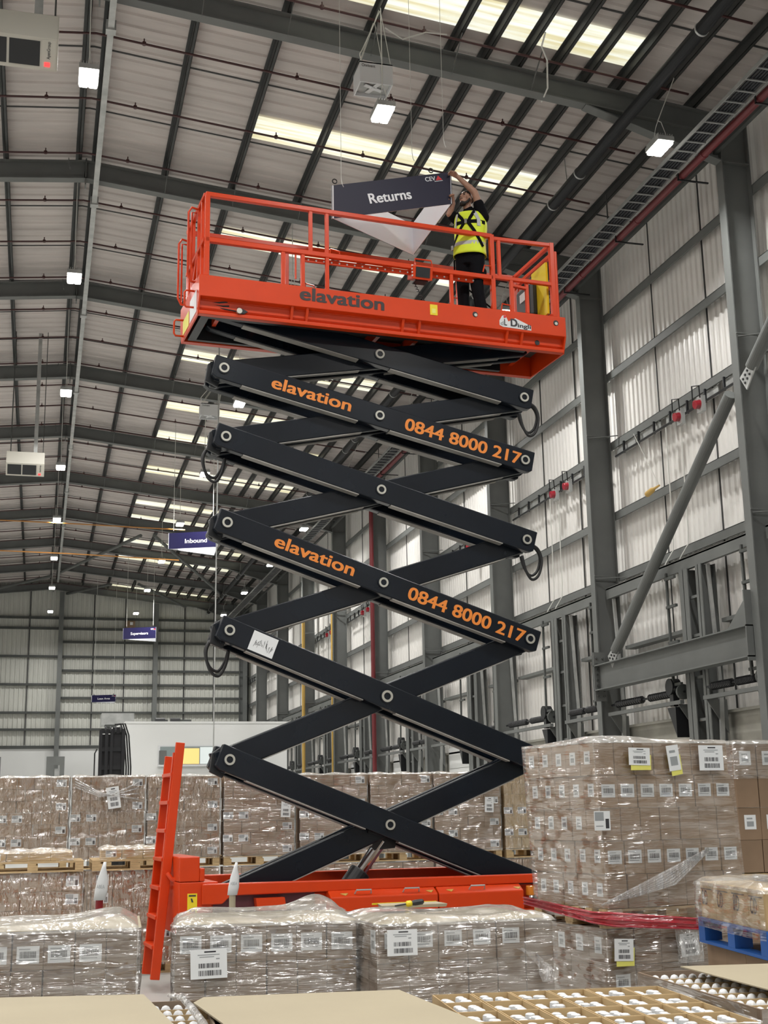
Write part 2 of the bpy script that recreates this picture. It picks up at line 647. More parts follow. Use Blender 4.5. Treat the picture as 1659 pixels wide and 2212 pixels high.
# right wall: ribbed cladding, joints, concrete dado
mb = MB()
pr = ribs(Y0, YEND, 0.2, 0.035)
vs = []
for (y, d) in pr:
    vs += [(WX - d, y, 0.0), (WX - d, y, 13.82)]
mb.add(vs, [(2 * i, 2 * i + 2, 2 * i + 3, 2 * i + 1) for i in range(len(pr) - 1)], 0)
for y in FRAMES[:-1]:
    for dy in (2.1, 4.25):
        mb.box(WX - 0.05, WX - 0.03, y + dy, y + dy + 0.03, 3.5, 13.8, 1)
struct('wall_right', mb, [M['clad'], M['joint']], label='off-white ribbed steel cladding of the side wall')
mb = MB().box(WX - 0.14, WX + 0.05, -6, YEND, 0, 3.42)
mb.box(WX - 0.2, WX + 0.05, Y0, YEND, 3.42, 3.47)
struct('trim_1', mb, M['concrete'], label='concrete dado along the foot of the side wall')

GZ = [12.4, 11.04, 9.49, 7.95, 6.63]
for i, y in enumerate(FRAMES[:-1]):
    if y < -1:
        continue
    for z in GZ:
        mb = MB()
        mb.box(11.66, 11.86, y + 0.02, y + BAY - 0.02, z - 0.012, z)
        mb.box(11.66, 11.668, y + 0.02, y + BAY - 0.02, z - 0.17, z)
        mb.box(11.668, 11.7, y + 0.02, y + BAY - 0.02, z - 0.17, z - 0.16)
        struct('girt', mb, M['steel'], label='grey steel sheeting rail on the side wall', group='sheeting rails of the side wall')

# loading doors: two per bay between the columns
DN = 0
for i, y in enumerate(FRAMES[:-1]):
    if y < -1:
        continue
    i -= K0 - 3
    mb = MB()
    mb.box(11.34, 11.42, y + 0.12, y + BAY - 0.12, 6.06, 6.28)
    mb.box(11.34, 11.6, y + 0.12, y + BAY - 0.12, 6.25, 6.29)
    struct('lintel', mb, M['steel'], label='grey steel lintel over a pair of loading doors', group='door lintels')
    # middle posts
    mb = MB()
    for yy, w in ((y + 2.15, 0.1), (y + 2.72, 0.16)):
        mb.box(11.3, 11.32, yy - w, yy + w, 0, 6.06)
        mb.box(11.3, 11.6, yy - 0.01, yy + 0.01, 0, 6.06)
        mb.box(11.58, 11.6, yy - w, yy + w, 0, 6.06)
    for z in (3.3, 4.05, 4.8, 5.5):
        mb.box(11.36, 11.4, y + 2.2, y + 2.7, z, z + 0.05)
    struct('door_post', mb, M['steel'], label='grey steel post between two loading doors', group='posts between loading doors')
    for (a, b) in ((0.3, 2.0), (3.05, BAY - 0.3)):
        DN += 1
        d = MB()
        if i < 5:
            for z0, z1 in ((0.0, 1.0),):
                d.box(11.72, 11.76, y + a + .02, y + b - .02, z0, z1)
        else:
            for k in range(6):
                d.box(11.70, 11.745, y + a + .05, y + b - .05, 0.6 * k + 0.005, 0.6 * k + 0.595)
        door = struct('door_%d' % DN, d, M['white_wall'] if i >= 5 else M['concrete'], label='sectional loading door in the side wall')
        # guide tracks leaning from the wall
        t = MB()
        for yy in (y + a, y + b):
            t.bar((11.36, yy, 0.3), (11.5, yy, 3.9), 0.05, 0.08, up=(1, 0, 0))
            t.bar((11.5, yy, 3.9), (11.42, yy, 6.05), 0.05, 0.06, up=(1, 0, 0))
        t.build('guide_track', M['galv'], door, off=(0, 0, 0))
        t = MB()
        # leaning ladder-like high-lift track with stop bars
        yy = y + (b - 0.05 if a > 1 else b + 0.0)
        t.bar((11.22, y + a + 0.15, 3.9), (11.28, y + a + 0.28, 6.1), 0.05, 0.04, up=(1, 0, 0))
        for z in (3.98, 4.75, 5.42, 5.95):
            t.box(11.22, 11.27, y + a - 0.12, y + a + 0.26, z, z + 0.05)
        t.build('track_stop', M['steel_dark'], door, off=(0, 0, 0))
        # torsion shaft with two coil springs, its angle and brackets
        t = MB()
        t.box(11.2, 11.28, y + a - 0.1, y + b + 0.1, 3.64, 3.71)
        for yy in (y + a, y + b):
            t.prism([(11.2, yy - .01, 3.64), (11.6, yy - .01, 3.64), (11.6, yy - .01, 3.05)], (0, 0.02, 0))
        t.build('shaft_bracket', M['steel'], door, off=(0, 0, 0))
        t = MB()
        t.cyl((11.3, y + a - 0.1, 3.86), (11.3, y + b + 0.1, 3.86), 0.022)
        n = 0
        for s0, s1 in ((0.1, 0.42), (0.55, 0.92)):
            y0, y1 = y + a + (b - a) * s0, y + a + (b - a) * s1
            q = 11
            pts, rr = [], []
            for k in range(q + 1):
                yk = y0 + (y1 - y0) * k / q
                for dy, r in ((0, 0.045), (0.35, 0.075), (0.65, 0.075)):
                    pts.append((11.3, yk + dy * (y1 - y0) / q, 3.86))
                    rr.append(r)
            t.tube(pts, rr, 10)
        t.build('torsion_spring', M['black'], door, off=(0, 0, 0))
        t = MB()
        t.cyl((11.3, y + a - 0.08, 3.86), (11.3, y + a - 0.02, 3.86), 0.14, n=16)
        t.build('cable_drum', M['steel_dark'], door, off=(0, 0, 0))
        if a > 1:
            t = MB()
            t.box(11.22, 11.34, y + a + 0.2, y + a + 0.34, 3.62, 3.92)
            t.cyl((11.18, y + a + 0.27, 3.98), (11.36, y + a + 0.27, 3.98), 0.15, n=16)
            t.prism([(11.2, y + a + .1, 3.6), (11.2, y + a + .42, 3.6), (11.2, y + a + .1, 3.05)], (0.3, 0, 0))
            t.build('door_motor', M['black'], door, off=(0, 0, 0))
    # low sheeting rails beside the posts
    mb = MB()
    mb.box(11.62, 11.84, y + 0.3, y + 2.0, 5.0, 5.07)
    mb.box(11.62, 11.84, y + 3.05, y + BAY - 0.3, 5.0, 5.07)
    struct('door_rail', mb, M['steel'], label='short grey steel rail behind the loading doors', group='short rails behind loading doors')

# braced bay: deep beam and tubes
yb = FRAMES[K0]
mb = MB()
mb.ibeam((11.1, yb + 0.1, 4.42), (11.1, yb + BAY - 0.1, 4.42), 0.26, 0.52, tf=0.022)
mb.box(10.97, 11.23, yb + BAY - 0.13, yb + BAY - 0.1, 3.95, 4.95)
mb.box(10.97, 11.23, yb + 0.1, yb + 0.13, 4.1, 5.25)
mb.prism([(11.09, yb + 0.13, 4.68), (11.09, yb + 0.95, 4.68), (11.09, yb + 0.13, 5.25)], (0.02, 0, 0))
bolts = MB()
for k in range(8):
    for dx in (-0.07, 0.07):
        z = 4.05 + 0.11 * k
        bolts.cyl((11.1 + dx, yb + BAY - 0.13, z), (11.1 + dx, yb + BAY - 0.165, z), 0.022, n=6)
bm = struct('beam', mb, M['steel'], label='deep grey steel beam between two wall columns')
bolts.build('bolt', M['steel_dark'], bm, off=(0, 0, 0))
for (p, q, lab) in (((11.1, yb + BAY - 0.75, 4.75), (11.1, yb + 0.22, 8.62), 'thick grey brace tube rising from the deep beam to the next column'),
                    ((11.1, yb - 0.3, 8.72), (11.1, yb - BAY + 0.5, 12.6), 'grey brace tube bolted to the column at the picture edge, rising to the eaves')):
    t = tag(MB().cyl(V(*p) + (V(*q) - V(*p)).normalized() * 0.25, q, 0.11, n=20).build('brace_tube', M['galv'] if False else M['steel'], smooth=False), lab, 'brace', kind='structure')
    d = (V(*q) - V(*p)).normalized()
    u = d.cross(V(1, 0, 0))
    g = MB()
    a = V(*p) - d * 0.1
    g.prism([a + u * 0.16 - V(0.012, 0, 0), a + d * 0.5 + u * 0.1 - V(0.012, 0, 0), a + d * 0.5 - u * 0.1 - V(0.012, 0, 0), a - u * 0.16 - V(0.012, 0, 0)], (0.024, 0, 0))
    for k in range(3):
        for sgn in (-1, 1):
            c = a + d * (0.06 + 0.09 * k) + u * 0.05 * sgn
            g.cyl(c - V(0.03, 0, 0), c - V(0.012, 0, 0), 0.022, n=8, mi=1)
    g.build('gusset_plate', [M['galv'], M['black']], t, off=(0, 0, 0))

# far wall: white panels below, ribbed cladding above, posts and rails
mb = MB()
pr = ribs(-11.1, 12.0, 0.25, 0.035)
vs = []
for (x, d) in pr:
    vs += [(x, YEND + 0.2 - d, 5.62), (x, YEND + 0.2 - d, zr(x, 15.05))]
mb.add(vs, [(2 * i, 2 * i + 1, 2 * i + 3, 2 * i + 2) for i in range(len(pr) - 1)], 0)
for x in (-4.3, -2.6, -0.8, 2.75, 4.5, 7.9, 9.6):
    mb.box(x, x + 0.06, YEND + 0.12, YEND + 0.15, 5.7, zr(x, 14.9), 1)
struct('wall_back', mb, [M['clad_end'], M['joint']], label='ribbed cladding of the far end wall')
mb = MB().box(-11.1, 12, YEND + 0.1, YEND + 0.3, 0, 5.55)
mb.box(-11.1, 12, YEND + 0.02, YEND + 0.2, 5.5, 5.66, 1)
struct('trim_2', mb, [M['white_wall'], M['steel_dark']], label='smooth white panels along the foot of the far wall')
for k, z in enumerate((12.85, 12.25, 11.5, 10.66, 9.88, 9.09, 8.35, 7.53, 6.6)):
    for x0, x1 in ((-11, 0.85), (1.05, 6.15), (6.35, 11.3)):
        if x0 < 0 and k in (2, 4, 6):
            continue
        mb = MB().box(x0, x1, YEND - 0.02, YEND + 0.16, z - 0.12, z)
        struct('end_girt', mb, M['steel_dark'], label='grey rail across the far end wall', group='rails of the far end wall')
for x in (-4.4, 0.95, 6.25, 11.4):
    mb = MB().ibeam((x, YEND - 0.15, 0), (x, YEND - 0.15, zr(x, 14.3)), 0.25, 0.4, up=(0, 1, 0), tf=0.02)
    struct('end_post', mb, M['steel'], label='grey wind post of the far end wall', group='wind posts of the far end wall')

# left wall (seen only from elsewhere)
mb = MB()
pr = ribs(Y0, YEND, 0.35, 0.035)
vs = []
for (y, d) in pr:
    vs += [(-11.0 + d, y, 0.0), (-11.0 + d, y, 13.85)]
mb.add(vs, [(2 * i, 2 * i + 1, 2 * i + 3, 2 * i + 2) for i in range(len(pr) - 1)], 0)
struct('wall_left', mb, M['clad'], label='off-white ribbed cladding of the opposite side wall')

# rooflights
SKY = [(13.0, 13.9), (17.15, 18.0), (22.0, 22.85), (26.9, 27.75), (31.5, 32.2), (35.0, 35.9), (39.9, 40.6), (43.15, 44.1), (47.9, 48.9), (53.5, 54.2), (56.2, 57.5), (61.3, 62.2), (65.6, 66.4), (69.9, 70.9), (74.0, 74.8)]
for k, (a, b) in enumerate(SKY):
    z0, z1 = zr(3.5, 15.024), zr(9.25, 15.024)
    mb = MB()
    n = 5
    vs, fs = [], []
    for j in range(2 * n + 1):
        yy = a + (b - a) * j / (2 * n)
        d = 0.012 if j % 2 else 0.0
        vs += [(3.5, yy, z0 - d), (9.25, yy, z1 - d)]
    fs = [(2 * j, 2 * j + 1, 2 * j + 3, 2 * j + 2) for j in range(2 * n)]
    mb.add(vs, fs)
    struct('window_%d' % (k + 1), mb, M['sky'], label='translucent rooflight strip glowing with daylight')

# wind bracing tubes under the roof of the far bays
for (p1, p2) in (((127, 1238), (304, 1157)), ((333, 1157), (477, 1283)), ((125, 1287), (240, 1262)), ((300, 1262), (400, 1311)), ((0, 1270), (112, 1244))):
    q = []
    for (px, py) in (p1, p2):
        d = (px - 829.5) * RT - (py - 1106) * UP + FPX * FWD
        s = SL if px > 125 else -SL
        t = (14.25 + s * RX - EYE.z) / (d.z + s * d.x)
        q.append(EYE + d * t)
    struct('roof_brace', MB().cyl(q[0], q[1], 0.075, n=10), M['steel'], label='grey wind bracing tube under the far roof', group='roof bracing tubes')

# ================================================================== SERVICES UNDER THE ROOF
# sprinkler pipes
def sprinkler(y):
    mb = MB()
    mb.tube([(-8.5, y, zr(-8.5, 14.74)), (RX, y, 14.74), (10.3, y, zr(10.3, 14.74))], 0.021, 8)
    r = tag(mb.build('sprinkler_pipe', M['sprinkler'], off=(0, y, 0)), 'thin dark red sprinkler pipe running up the roof slope', 'sprinkler pipe', 'sprinkler pipes under the roof')
    r.location = (0, y, 0)
    for x in (-3.4, -0.35, 1.25, 3.9, 5.6, 7.7, 9.6):
        z = zr(x, 14.74)
        h = MB()
        h.cyl((x, y, z - 0.02), (x, y, z + 0.035), 0.035, n=8)
        h.cyl((x, y, z + 0.03), (x, y, z + 0.10), 0.012, n=6)
        h.build('sprinkler_head', M['sprinkler'], r)
    return r


sp = sprinkler(20.05)
k = -5
while 20.05 + 2.1 * k < YEND:
    if k:
        c = copy_tree(sp)
        c.location = (0, 20.05 + 2.1 * k, 0)
    k += 1

# black drain pipe, cable ladder, red main, ridge conduit
t = thing('drain_pipe', 'long black round pipe slung under the roof near the eaves', 'pipe', (9.15, 15, 13.15))
MB().cyl((9.15, 4, 13.15), (9.15, 74, 13.15), 0.105, n=20).build('pipe', M['blackpipe'], t, smooth=False)
for i in range(12):
    y = 8.2 + 5.9 * i
    for dy in (0, 1.3):
        MB().cyl((9.15, y + dy, 13.15), (9.15, y + dy + 0.035, 13.15), 0.116, n=20).build('coupling', M['galv'], t)
    MB().bar((9.15, y + 0.6, 13.25), (9.25, y + 0.9, 13.95), 0.02, 0.012, up=(1, 0, 0)).build('hanger', M['galv'], t)

t = thing('cable_ladder', 'galvanised cable ladder carrying dark cables along the eaves', 'cable ladder', (10.16, 15, 12.6))
mb = MB()
for x in (9.97, 10.35):
    MB().box(x - 0.012, x + 0.012, 2, 74, 12.58, 12.64).build('side_rail', M['tray'], t)
far = MB()
y, rg = 9.9, None
while y < 74:
    if y < 9.9 + 0.32 * 98:
        if rg is None:
            rg = MB().box(9.97, 10.35, y, y + 0.03, 12.585, 12.603).build('rung', M['tray'], t)
            y_first = y
        else:
            c = rg.copy()
            COL.objects.link(c)
            c.location = (0, y - y_first, 0)
    else:
        far.box(9.97, 10.35, y, y + 0.03, 12.585, 12.603)
    y += 0.32
far.build('far_rungs', M['tray'], t)['kind'] = 'stuff'
mb = MB()
for k in range(6):
    x = 10.02 + 0.056 * k
    MB().tube([(x + 0.008 * math.sin(j * 1.7 + k), 2 + 2 * j, 12.63) for j in range(37)], 0.023, 6).build('cable', M['cable_dark'], t)
for i in range(24):
    y = 3.5 + 3.0 * i
    MB().box(10.36, 10.38, y, y + 0.02, 12.6, 13.6).build('hanger_rod', M['steel_dark'], t)

t = thing('sprinkler_main', 'dark red sprinkler main running along the eaves', 'pipe', (10.55, 15, 12.65))
MB().cyl((10.55, 4, 12.65), (10.55, 46, 12.65), 0.07, n=14).build('pipe', M['redpipe'], t, smooth=False)
MB().tube([(10.55, 43.1, 12.65), (10.7, 43.1, 12.5), (11.0, 43.1, 12.2), (11.0, 43.1, 0.0)], 0.075, 12).build('riser', M['redpipe'], t)
for i in range(16):
    y = 5.0 + 2.6 * i
    MB().cyl((10.55, y, 12.65), (10.55, y + 0.1, 12.65), 0.078, n=14).build('coupling', M['redpipe'], t)
    b = MB().box(10.46, 11.05, y + 0.8, y + 0.83, 12.55, 12.575)
    b.box(10.46, 10.475, y + 0.8, y + 0.83, 12.56, 12.78)
    b.build('bracket', M['black'], t)

t = thing('ridge_conduit', 'galvanised cable trunking running under the ridge', 'trunking', (0.65, 15, 14.2))
MB().box(0.6, 0.7, 11, 71, 14.12, 14.25).build('trunking', M['galv'], t)
for i in range(9):
    y = 12.6 + 6.28 * i
    MB().box(0.57, 0.73, y, y + 0.16, 14.09, 14.27).build('coupler', M['galv'], t)
    MB().bar((0.65, y + 0.3, 14.25), (0.62, y + 0.3, 14.83), 0.02, 0.02, up=(1, 0, 0)).build('hanger', M['steel_dark'], t)

# eaves strip conduit behind the red main
t = tag(MB().box(11.0, 11.08, 4, 74, 12.95, 13.02).build('eaves_conduit', M['steel_dark']), 'dark thin conduit along the eaves above the wall columns', 'conduit')

# gas pipes and orange lines
for (px, ya, yb_, lab) in ((655, 1270, 1640, 'yellow vertical gas pipe on the side wall beside a dark column'), (716, 1310, 1620, 'thin yellow vertical gas pipe nearer the red riser')):
    x = 11.0
    a, b = at_x(px, ya, x), at_x(px - 1, yb_, x)
    tag(MB().cyl((x, a.y, 0.0), (x, a.y, 11.0), 0.07 if px < 700 else 0.035, n=12).build('gas_pipe', M['gas_yellow']), lab, 'pipe')
for (y, z0, z1, lab) in ((48.0, 12.36, 12.28, 'higher of two thin orange lines strung across the hall'), (50.0, 11.62, 11.5, 'lower of two thin orange lines strung across the hall')):
    tag(MB().tube([(-3.0, y, z0 + .05), (0.9, y, z0), (5.0, y, z1)], 0.022, 6).build('orange_line', M['orange_line']), lab, 'cable')

# -------------------------------------------------- high-bay lamps
def lamp(dx, dz):
    r = thing('high_bay_lamp', 'lamp', 'lamp')
    mb = MB().box(-0.145, 0.145, -0.24, 0.24, 0.02, 0.10)
    for k in range(7):
        x = -0.126 + 0.042 * k
        mb.box(x - 0.005, x + 0.005, -0.22, 0.22, 0.10, 0.15)
    mb.build('housing', M['galv'], r, local=True)
    for i in range(2):
        for j in range(3):
            x, y = -0.069 + 0.138 * i, -0.155 + 0.155 * j
            MB().box(x - 0.064, x + 0.064, y - 0.072, y + 0.072, -0.035, 0.02).build('lens', M['lamp'], r, local=True, bevel=0.02)
    ld = bpy.data.lights.get('high_bay_light')
    if ld is None:
        ld = bpy.data.lights.new('high_bay_light', 'AREA')
        ld.shape = 'RECTANGLE'
        ld.size, ld.size_y = 0.28, 0.46
        ld.energy = LAMP_W
        ld.color = (1.0, 0.985, 0.955)
        ld.spread = math.radians(150)
    lo = bpy.data.objects.new('light', ld)
    COL.objects.link(lo)
    lo.parent = r
    lo.location = (0, 0, -0.045)
    mb = MB()
    mb.tube([(-0.02, 0.2, 0.14), (0.0, 0.1, 0.42), (0.0, 0.0, 0.5)], 0.006, 5)
    mb.tube([(0.02, -0.2, 0.14), (0.0, -0.1, 0.42), (0.0, 0.0, 0.5)], 0.006, 5)
    mb.tube([(0, 0, 0.5), (dx, 0.02, dz)], 0.009, 5)
    mb.build('cord', M['cable_white'], r, local=True)
    return r


ROWS = ((0.31, 'under the ridge'), (4.82, 'half way down the roof slope'), (9.58, 'close to the side wall'), (-4.2, 'on the opposite slope'), (-8.6, 'by the opposite wall'))
ordin = ['far behind the camera', 'behind the camera', 'over the near pallets', 'first of its row in view', 'second of its row', 'third of its row', 'fourth of its row', 'fifth of its row', 'sixth of its row', 'seventh of its row', 'eighth of its row']
for rx, where in ROWS:
    px_ = min(PX, key=lambda p: abs(p - rx - .15))
    L0 = lamp(px_ - rx, zr(px_, 14.86) - 12.5)
    first = True
    for k in range(-6, 8):
        y = 17.75 + 7.58 * k
        if rx < -1 and (k < -2 or k > 5):
            continue
        o = L0 if first else copy_tree(L0)
        first = False
        o.location = (rx, y, 12.5)
        o['label'] = 'lit high-bay lamp %s, %s' % (where, ordin[max(k + 3, 0)])
        o['group'] = 'high-bay lamps hanging ' + where

# -------------------------------------------------- heaters
def unit_heater(loc, label):
    r = thing('unit_heater', label, 'heater', loc, 0, 'unit heaters under the ridge')
    mb = MB().prism([(-0.5, 0.0, 0.30), (-0.5, 0.0, 0.62), (-0.5, 0.5, 0.64), (-0.5, 0.5, 0.34), (-0.5, 0.24, 0.0)], (1.0, 0, 0))
    mb.build('casing', M['heater'], r, local=True, bevel=0.012)
    dn = V(0, 0.24, -0.30).normalized()
    nn = V(0, -0.30, -0.24).normalized()
    o_ = V(0, 0.0, 0.30)

    def slab(x0, x1, t0, t1, e):
        p = [V(x, 0, 0) + o_ + dn * t for t in (t0, t1) for x in (x0, x1)]
        p = [p[0], p[1], p[3], p[2]]
        return MB().hexa(p + [q + nn * e for q in p])
    for a, b in ((-0.46, -0.1), (-0.07, 0.29)):
        slab(a, b, 0.045, 0.335, 0.006).build('louvre_opening', M['black'], r, local=True)
    slab(0.31, 0.48, 0.02, 0.36, 0.010).build('control_panel', M['heater'], r, local=True)
    slab(0.345, 0.41, 0.28, 0.33, 0.018).build('indicator', M['led_red'], r, local=True)
    text('maker_lettering', 'ApenGroup', M['ink'], r, V(0.41, 0, 0) + o_ + dn * 0.24 + nn * 0.013, -dn, (-1, 0, 0), width=0.2, height=0.04, bold=0.01)
    mb = MB().box(0.2, 0.3, 0.2, 0.3, 0.6, 4.1)
    mb.build('flue', M['galv'], r, local=True)
    for x in (-0.4, 0.45):
        for y in (0.08, 0.42):
            MB().tube([(x, y, 0.5), (x, y, 4.1)], 0.01, 5).build('hanger_rod', M['steel_dark'], r, local=True)
    return r


unit_heater((-0.62, 14.5, 10.72), 'large white unit heater with two black louvres, at the top corner close by')
unit_heater((-0.66, 35.0, 10.83), 'small far white unit heater with two black louvres, under the ridge')


def fan_box(loc, label, words):
    r = thing('destratification_fan', label, 'fan', loc, 0, 'white fan boxes under the roof')
    X, Y, Z = 0.27, 0.22, 0.36
    mb = MB()
    mb.box(-X, X, -Y, -Y + .02, 0, Z)
    mb.box(-X, X, Y - .02, Y, 0, Z)
    mb.box(-X, -X + .02, -Y + .02, Y - .02, 0, Z)
    mb.box(X - .02, X, -Y + .02, Y - .02, 0, Z)
    mb.box(-X, X, -Y, Y, Z - .02, Z)
    mb.build('casing', M['white'], r, local=True)
    MB().box(-X + .02, X - .02, -Y + .02, Y - .02, 0.06, 0.33).build('grille', M['galv'], r, local=True)
    for a in range(4):
        an = a * PI / 2 + 0.4
        MB().bar((0.03 * math.cos(an), 0.03 * math.sin(an), 0.04), (0.17 * math.cos(an), 0.17 * math.sin(an), 0.04), 0.07, 0.012).build('fan_blade', M['white'], r, local=True)
    MB().cyl((0, 0, 0.02), (0, 0, 0.08), 0.04).build('fan_hub', M['white'], r, local=True)
    if words:
        text('maker_lettering', words, M['ink'], r, (-0.24, -Y - .003, 0.27), (1, 0, 0), (0, 0, 1), width=0.22, height=0.05, bold=0.012)
    zt = zr(loc[0], 14.82) - loc[2]
    for x, y in ((-0.25, -0.18), (0.25, -0.18), (-0.25, 0.18), (0.25, 0.18)):
        MB().tube([(x, y, Z - .01), (4.82 - loc[0] + x * .05, y, zt + .03)], 0.006, 5).build('hanger', M['cable_white'], r, local=True)
    MB().tube(spline([(-0.22, -0.2, Z - .02), (-0.27, -0.24, 0.46), (-0.2, -0.2, 0.62), (4.82 - loc[0], -0.2, zt)]), 0.010, 5).build('supply_cable', M['cable_white'], r, local=True)
    return r


fan_box((4.74, 18.02, 13.06), 'white fan box hanging above the first middle lamp', 'Onnivent')
fan_box((4.38, 35.9, 13.0), 'small far white fan box showing beside the scissor arm', 'Onnivent')

# loose cables on the roof
t = tag(MB().tube([at_y(832, 60, 17.3), at_y(870, 85, 17.4), at_y(920, 70, 17.45), at_y(965, 75, 17.5)], 0.012, 6).build('loose_cable', M['cable_white']), 'white cable sagging below the rooflight beside the fan box', 'cable')
t = tag(MB().tube([at_z(1178, 70, 13.9), at_z(1170, 100, 13.8), at_z(1182, 130, 13.7), at_z(1183, 190, 13.4), at_z(1170, 220, 13.8)], 0.014, 6).build('loose_cable', M['cable_white']), 'white cable looping past the rafter near the drain pipe', 'cable')
t = tag(MB().tube([(3.88, 30, 14.69), (3.88, 30, 10), (3.86, 30, 3.0)], 0.016, 6).build('hanging_chain', M['galv']), 'long thin chain hanging in front of the office', 'chain')

# -------------------------------------------------- alarm beacons, pipes along the wall
for i, y in enumerate(FRAMES[:-1]):
    if y < 5:
        continue
    r = thing('wall_conduit', 'black conduit with clips along the side wall below a sheeting rail', 'conduit', (11.3, y + 3, 9.1), 0, 'black conduits along the side wall')
    MB().tube([(11.62, y + 0.3, 9.10), (11.62, y + 5.9, 9.10)], 0.025, 6).build('pipe', M['black'], r)
    mb = MB()
    for k in range(8):
        mb.box(11.62, 11.66, y + 0.6 + 0.7 * k, y + 0.64 + 0.7 * k, 9.08, 9.34)
    mb.build('clip', M['black'], r)
    mb = MB()
    for k in range(5):
        a = y + 0.5 + 1.15 * k
        mb.box(11.70, 11.72, a, a + 0.9, 9.12, 9.30)
    mb.build('backing_strip', M['galv'], r)
for i in range(1, 8):
    y = FRAMES[i + K0 - 2]
    for dy, nm in ((2.05, 'nearer'), (2.85, 'farther')):
        yy = y + dy
        r = thing('alarm_beacon', 'red alarm beacon, %s of the pair in wall bay %d from the near end' % (nm, i), 'beacon', (11.5, yy, 9.0), 0, 'red alarm beacons on the side wall')
        MB().box(11.52, 11.6, yy - 0.1, yy + 0.1, 8.9, 9.2).build('base', M['galv'], r)
        mb = MB().cyl((11.54, yy, 9.05), (11.42, yy, 9.03), 0.09, 0.085, n=16)
        mb.build('lens', M['red_glass'], r, bevel=0.015)
        MB().tube([(11.5, yy - 0.08, 9.15), (11.45, yy - 0.16, 9.35), (11.45, yy + 0.1, 9.42), (11.5, yy + 0.2, 9.2), (11.6, yy + 0.2, 9.1)], 0.013, 6).build('cord', M['black'], r)

for (y, zb, lab) in ((22.05, 6.35, 'thin grey cable dropping down the wall left of the brace tube'), (21.45, 6.3, 'thin grey cable dropping down the wall above the middle door post'), (28.1, 6.35, 'thin grey cable down the wall of the second bay, farther one'), (27.6, 6.3, 'thin grey cable down the wall of the second bay, nearer one')):
    tag(MB().tube([(11.6, y, 9.05), (11.6, y, 6.9), (11.58, y, 6.6), (11.45, y + 0.1, 6.35), (11.36, y + 0.12, 6.0)], 0.012, 6).build('wall_cable', M['cable_white']), lab, 'cable')
r = thing('hanging_bulb_guard', 'small yellow lamp guard hanging on a string by the wall', 'lamp', (11.3, 22.4, 7.8))
MB().tube([(11.25, 22.75, 9.1), (11.3, 21.9, 7.83)], 0.008, 5).build('string', M['cable_white'], r)
MB().tube([(11.3, 21.9, 7.83), (11.3, 22.1, 7.82), (11.3, 22.2, 7.81), (11.3, 22.42, 7.78)], [0.02, 0.025, 0.055, 0.06], 14).build('guard', M['gas_yellow'], r)

# ================================================================== SIGNS
def sign(L, R, B, h, words, label, mats, tw=0.45, tx=0.32, th=0.12, tl=0.25, logo=True, group='hanging area signs', wires=True):
    L, R, B = Vector(L), Vector(R), Vector(B)
    base = (L + R + B) / 3
    r = thing('area_sign', label, 'sign', base, 0, group)
    up = Vector((0, 0, 1))
    cen = base
    for a, b, nm in ((L, R, 'front_panel'), (R, B, 'rear_panel'), (B, L, 'rear_panel')):
        d = (b - a).normalized()
        u = up
        nrm = d.cross(u).normalized()
        if (cen - a).dot(nrm) > 0:
            nrm = -nrm
        mb = MB()
        i = -nrm * 0.008
        for k, o0 in ((0, i * 0), (1, i)):
            mb.hexa([a + o0, b + o0, b + o0 + i, a + o0 + i, a + o0 + u * h, b + o0 + u * h, b + o0 + i + u * h, a + o0 + i + u * h], k)
        mb.build(nm, mats, r)
    d = (R - L).normalized()
    u = (up - d * up.dot(d)).normalized()
    n = d.cross(u)
    W = (R - L).length
    off = Vector(base)
    p = L + d * (W * tx) + u * (h * tl) + n * 0.004
    text('lettering', words, M['sign_white'], r, p - off, d, u, width=W * tw, height=th, bold=0.03)
    if logo:
        p = L + d * (W * 0.83) + u * (h * 0.76) + n * 0.004 - off
        text('emblem', 'CEV', M['sign_white'], r, p, d, u, width=W * 0.085, height=h * 0.13, bold=0.02)
        q = p + d * W * 0.088
        MB().add([q, q + d * W * 0.055, q + d * W * 0.028 + u * h * 0.14], [(0, 1, 2)]).build('emblem_triangle', M['logo_red'], r, local=True)
        q = p + d * W * 0.075 - u * h * 0.035
        MB().add([q, q + d * W * 0.07, q + d * W * 0.07 + u * h * 0.015, q + u * h * 0.015], [(0, 1, 2, 3)]).build('emblem_line', M['sign_white'], r, local=True)
    mb = MB()
    for f in (0.1, 0.9):
        c = L + d * (W * f) + u * (h - 0.01)
        pts = [c + u * 0.045 + (d * math.cos(t) + u * math.sin(t)) * 0.03 for t in [j * 2 * PI / 10 for j in range(11)]]
        mb.tube(pts, 0.008, 5)
        if wires:
            q = c + u * 0.075
            MB().tube([q, (q.x, q.y, zr(q.x, 15.04))], 0.009, 5).build('suspension_wire', M['cable_white'], r)
    mb.build('eyelet', M['black'], r)
    return r, d, u


rs, d_, u_ = sign(at_y(717, 472, 14.74), at_y(977, 440, 14.84), at_z(893, 552, 9.33), 0.455, 'Returns',
                  'navy three-sided sign reading Returns, held up by the worker on the lift', [M['sign_navy'], M['sign_white']],
                  tw=0.345, tx=0.325, th=0.135, tl=0.30, group=None, wires=False)
s2, _, _ = sign(at_y(363, 1186, 42), at_y(470, 1181, 41.2), at_z(463, 1200, 10.28), 0.53, 'Inbound',
     'navy three-sided sign reading Inbound, hanging half hidden by the scissor arms', [M['sign_far'], M['sign_white']], tw=0.44, tx=0.33, th=0.14, tl=0.32, logo=False)
s3, _, _ = sign(at_y(265, 1381, 65), at_y(337, 1378.5, 64), at_z(337, 1386, 10.38), 0.56, 'Supervisors',
     'far navy three-sided sign reading Supervisors', [M['sign_far'], M['sign_white']], tw=0.52, tx=0.23, th=0.13, tl=0.36)
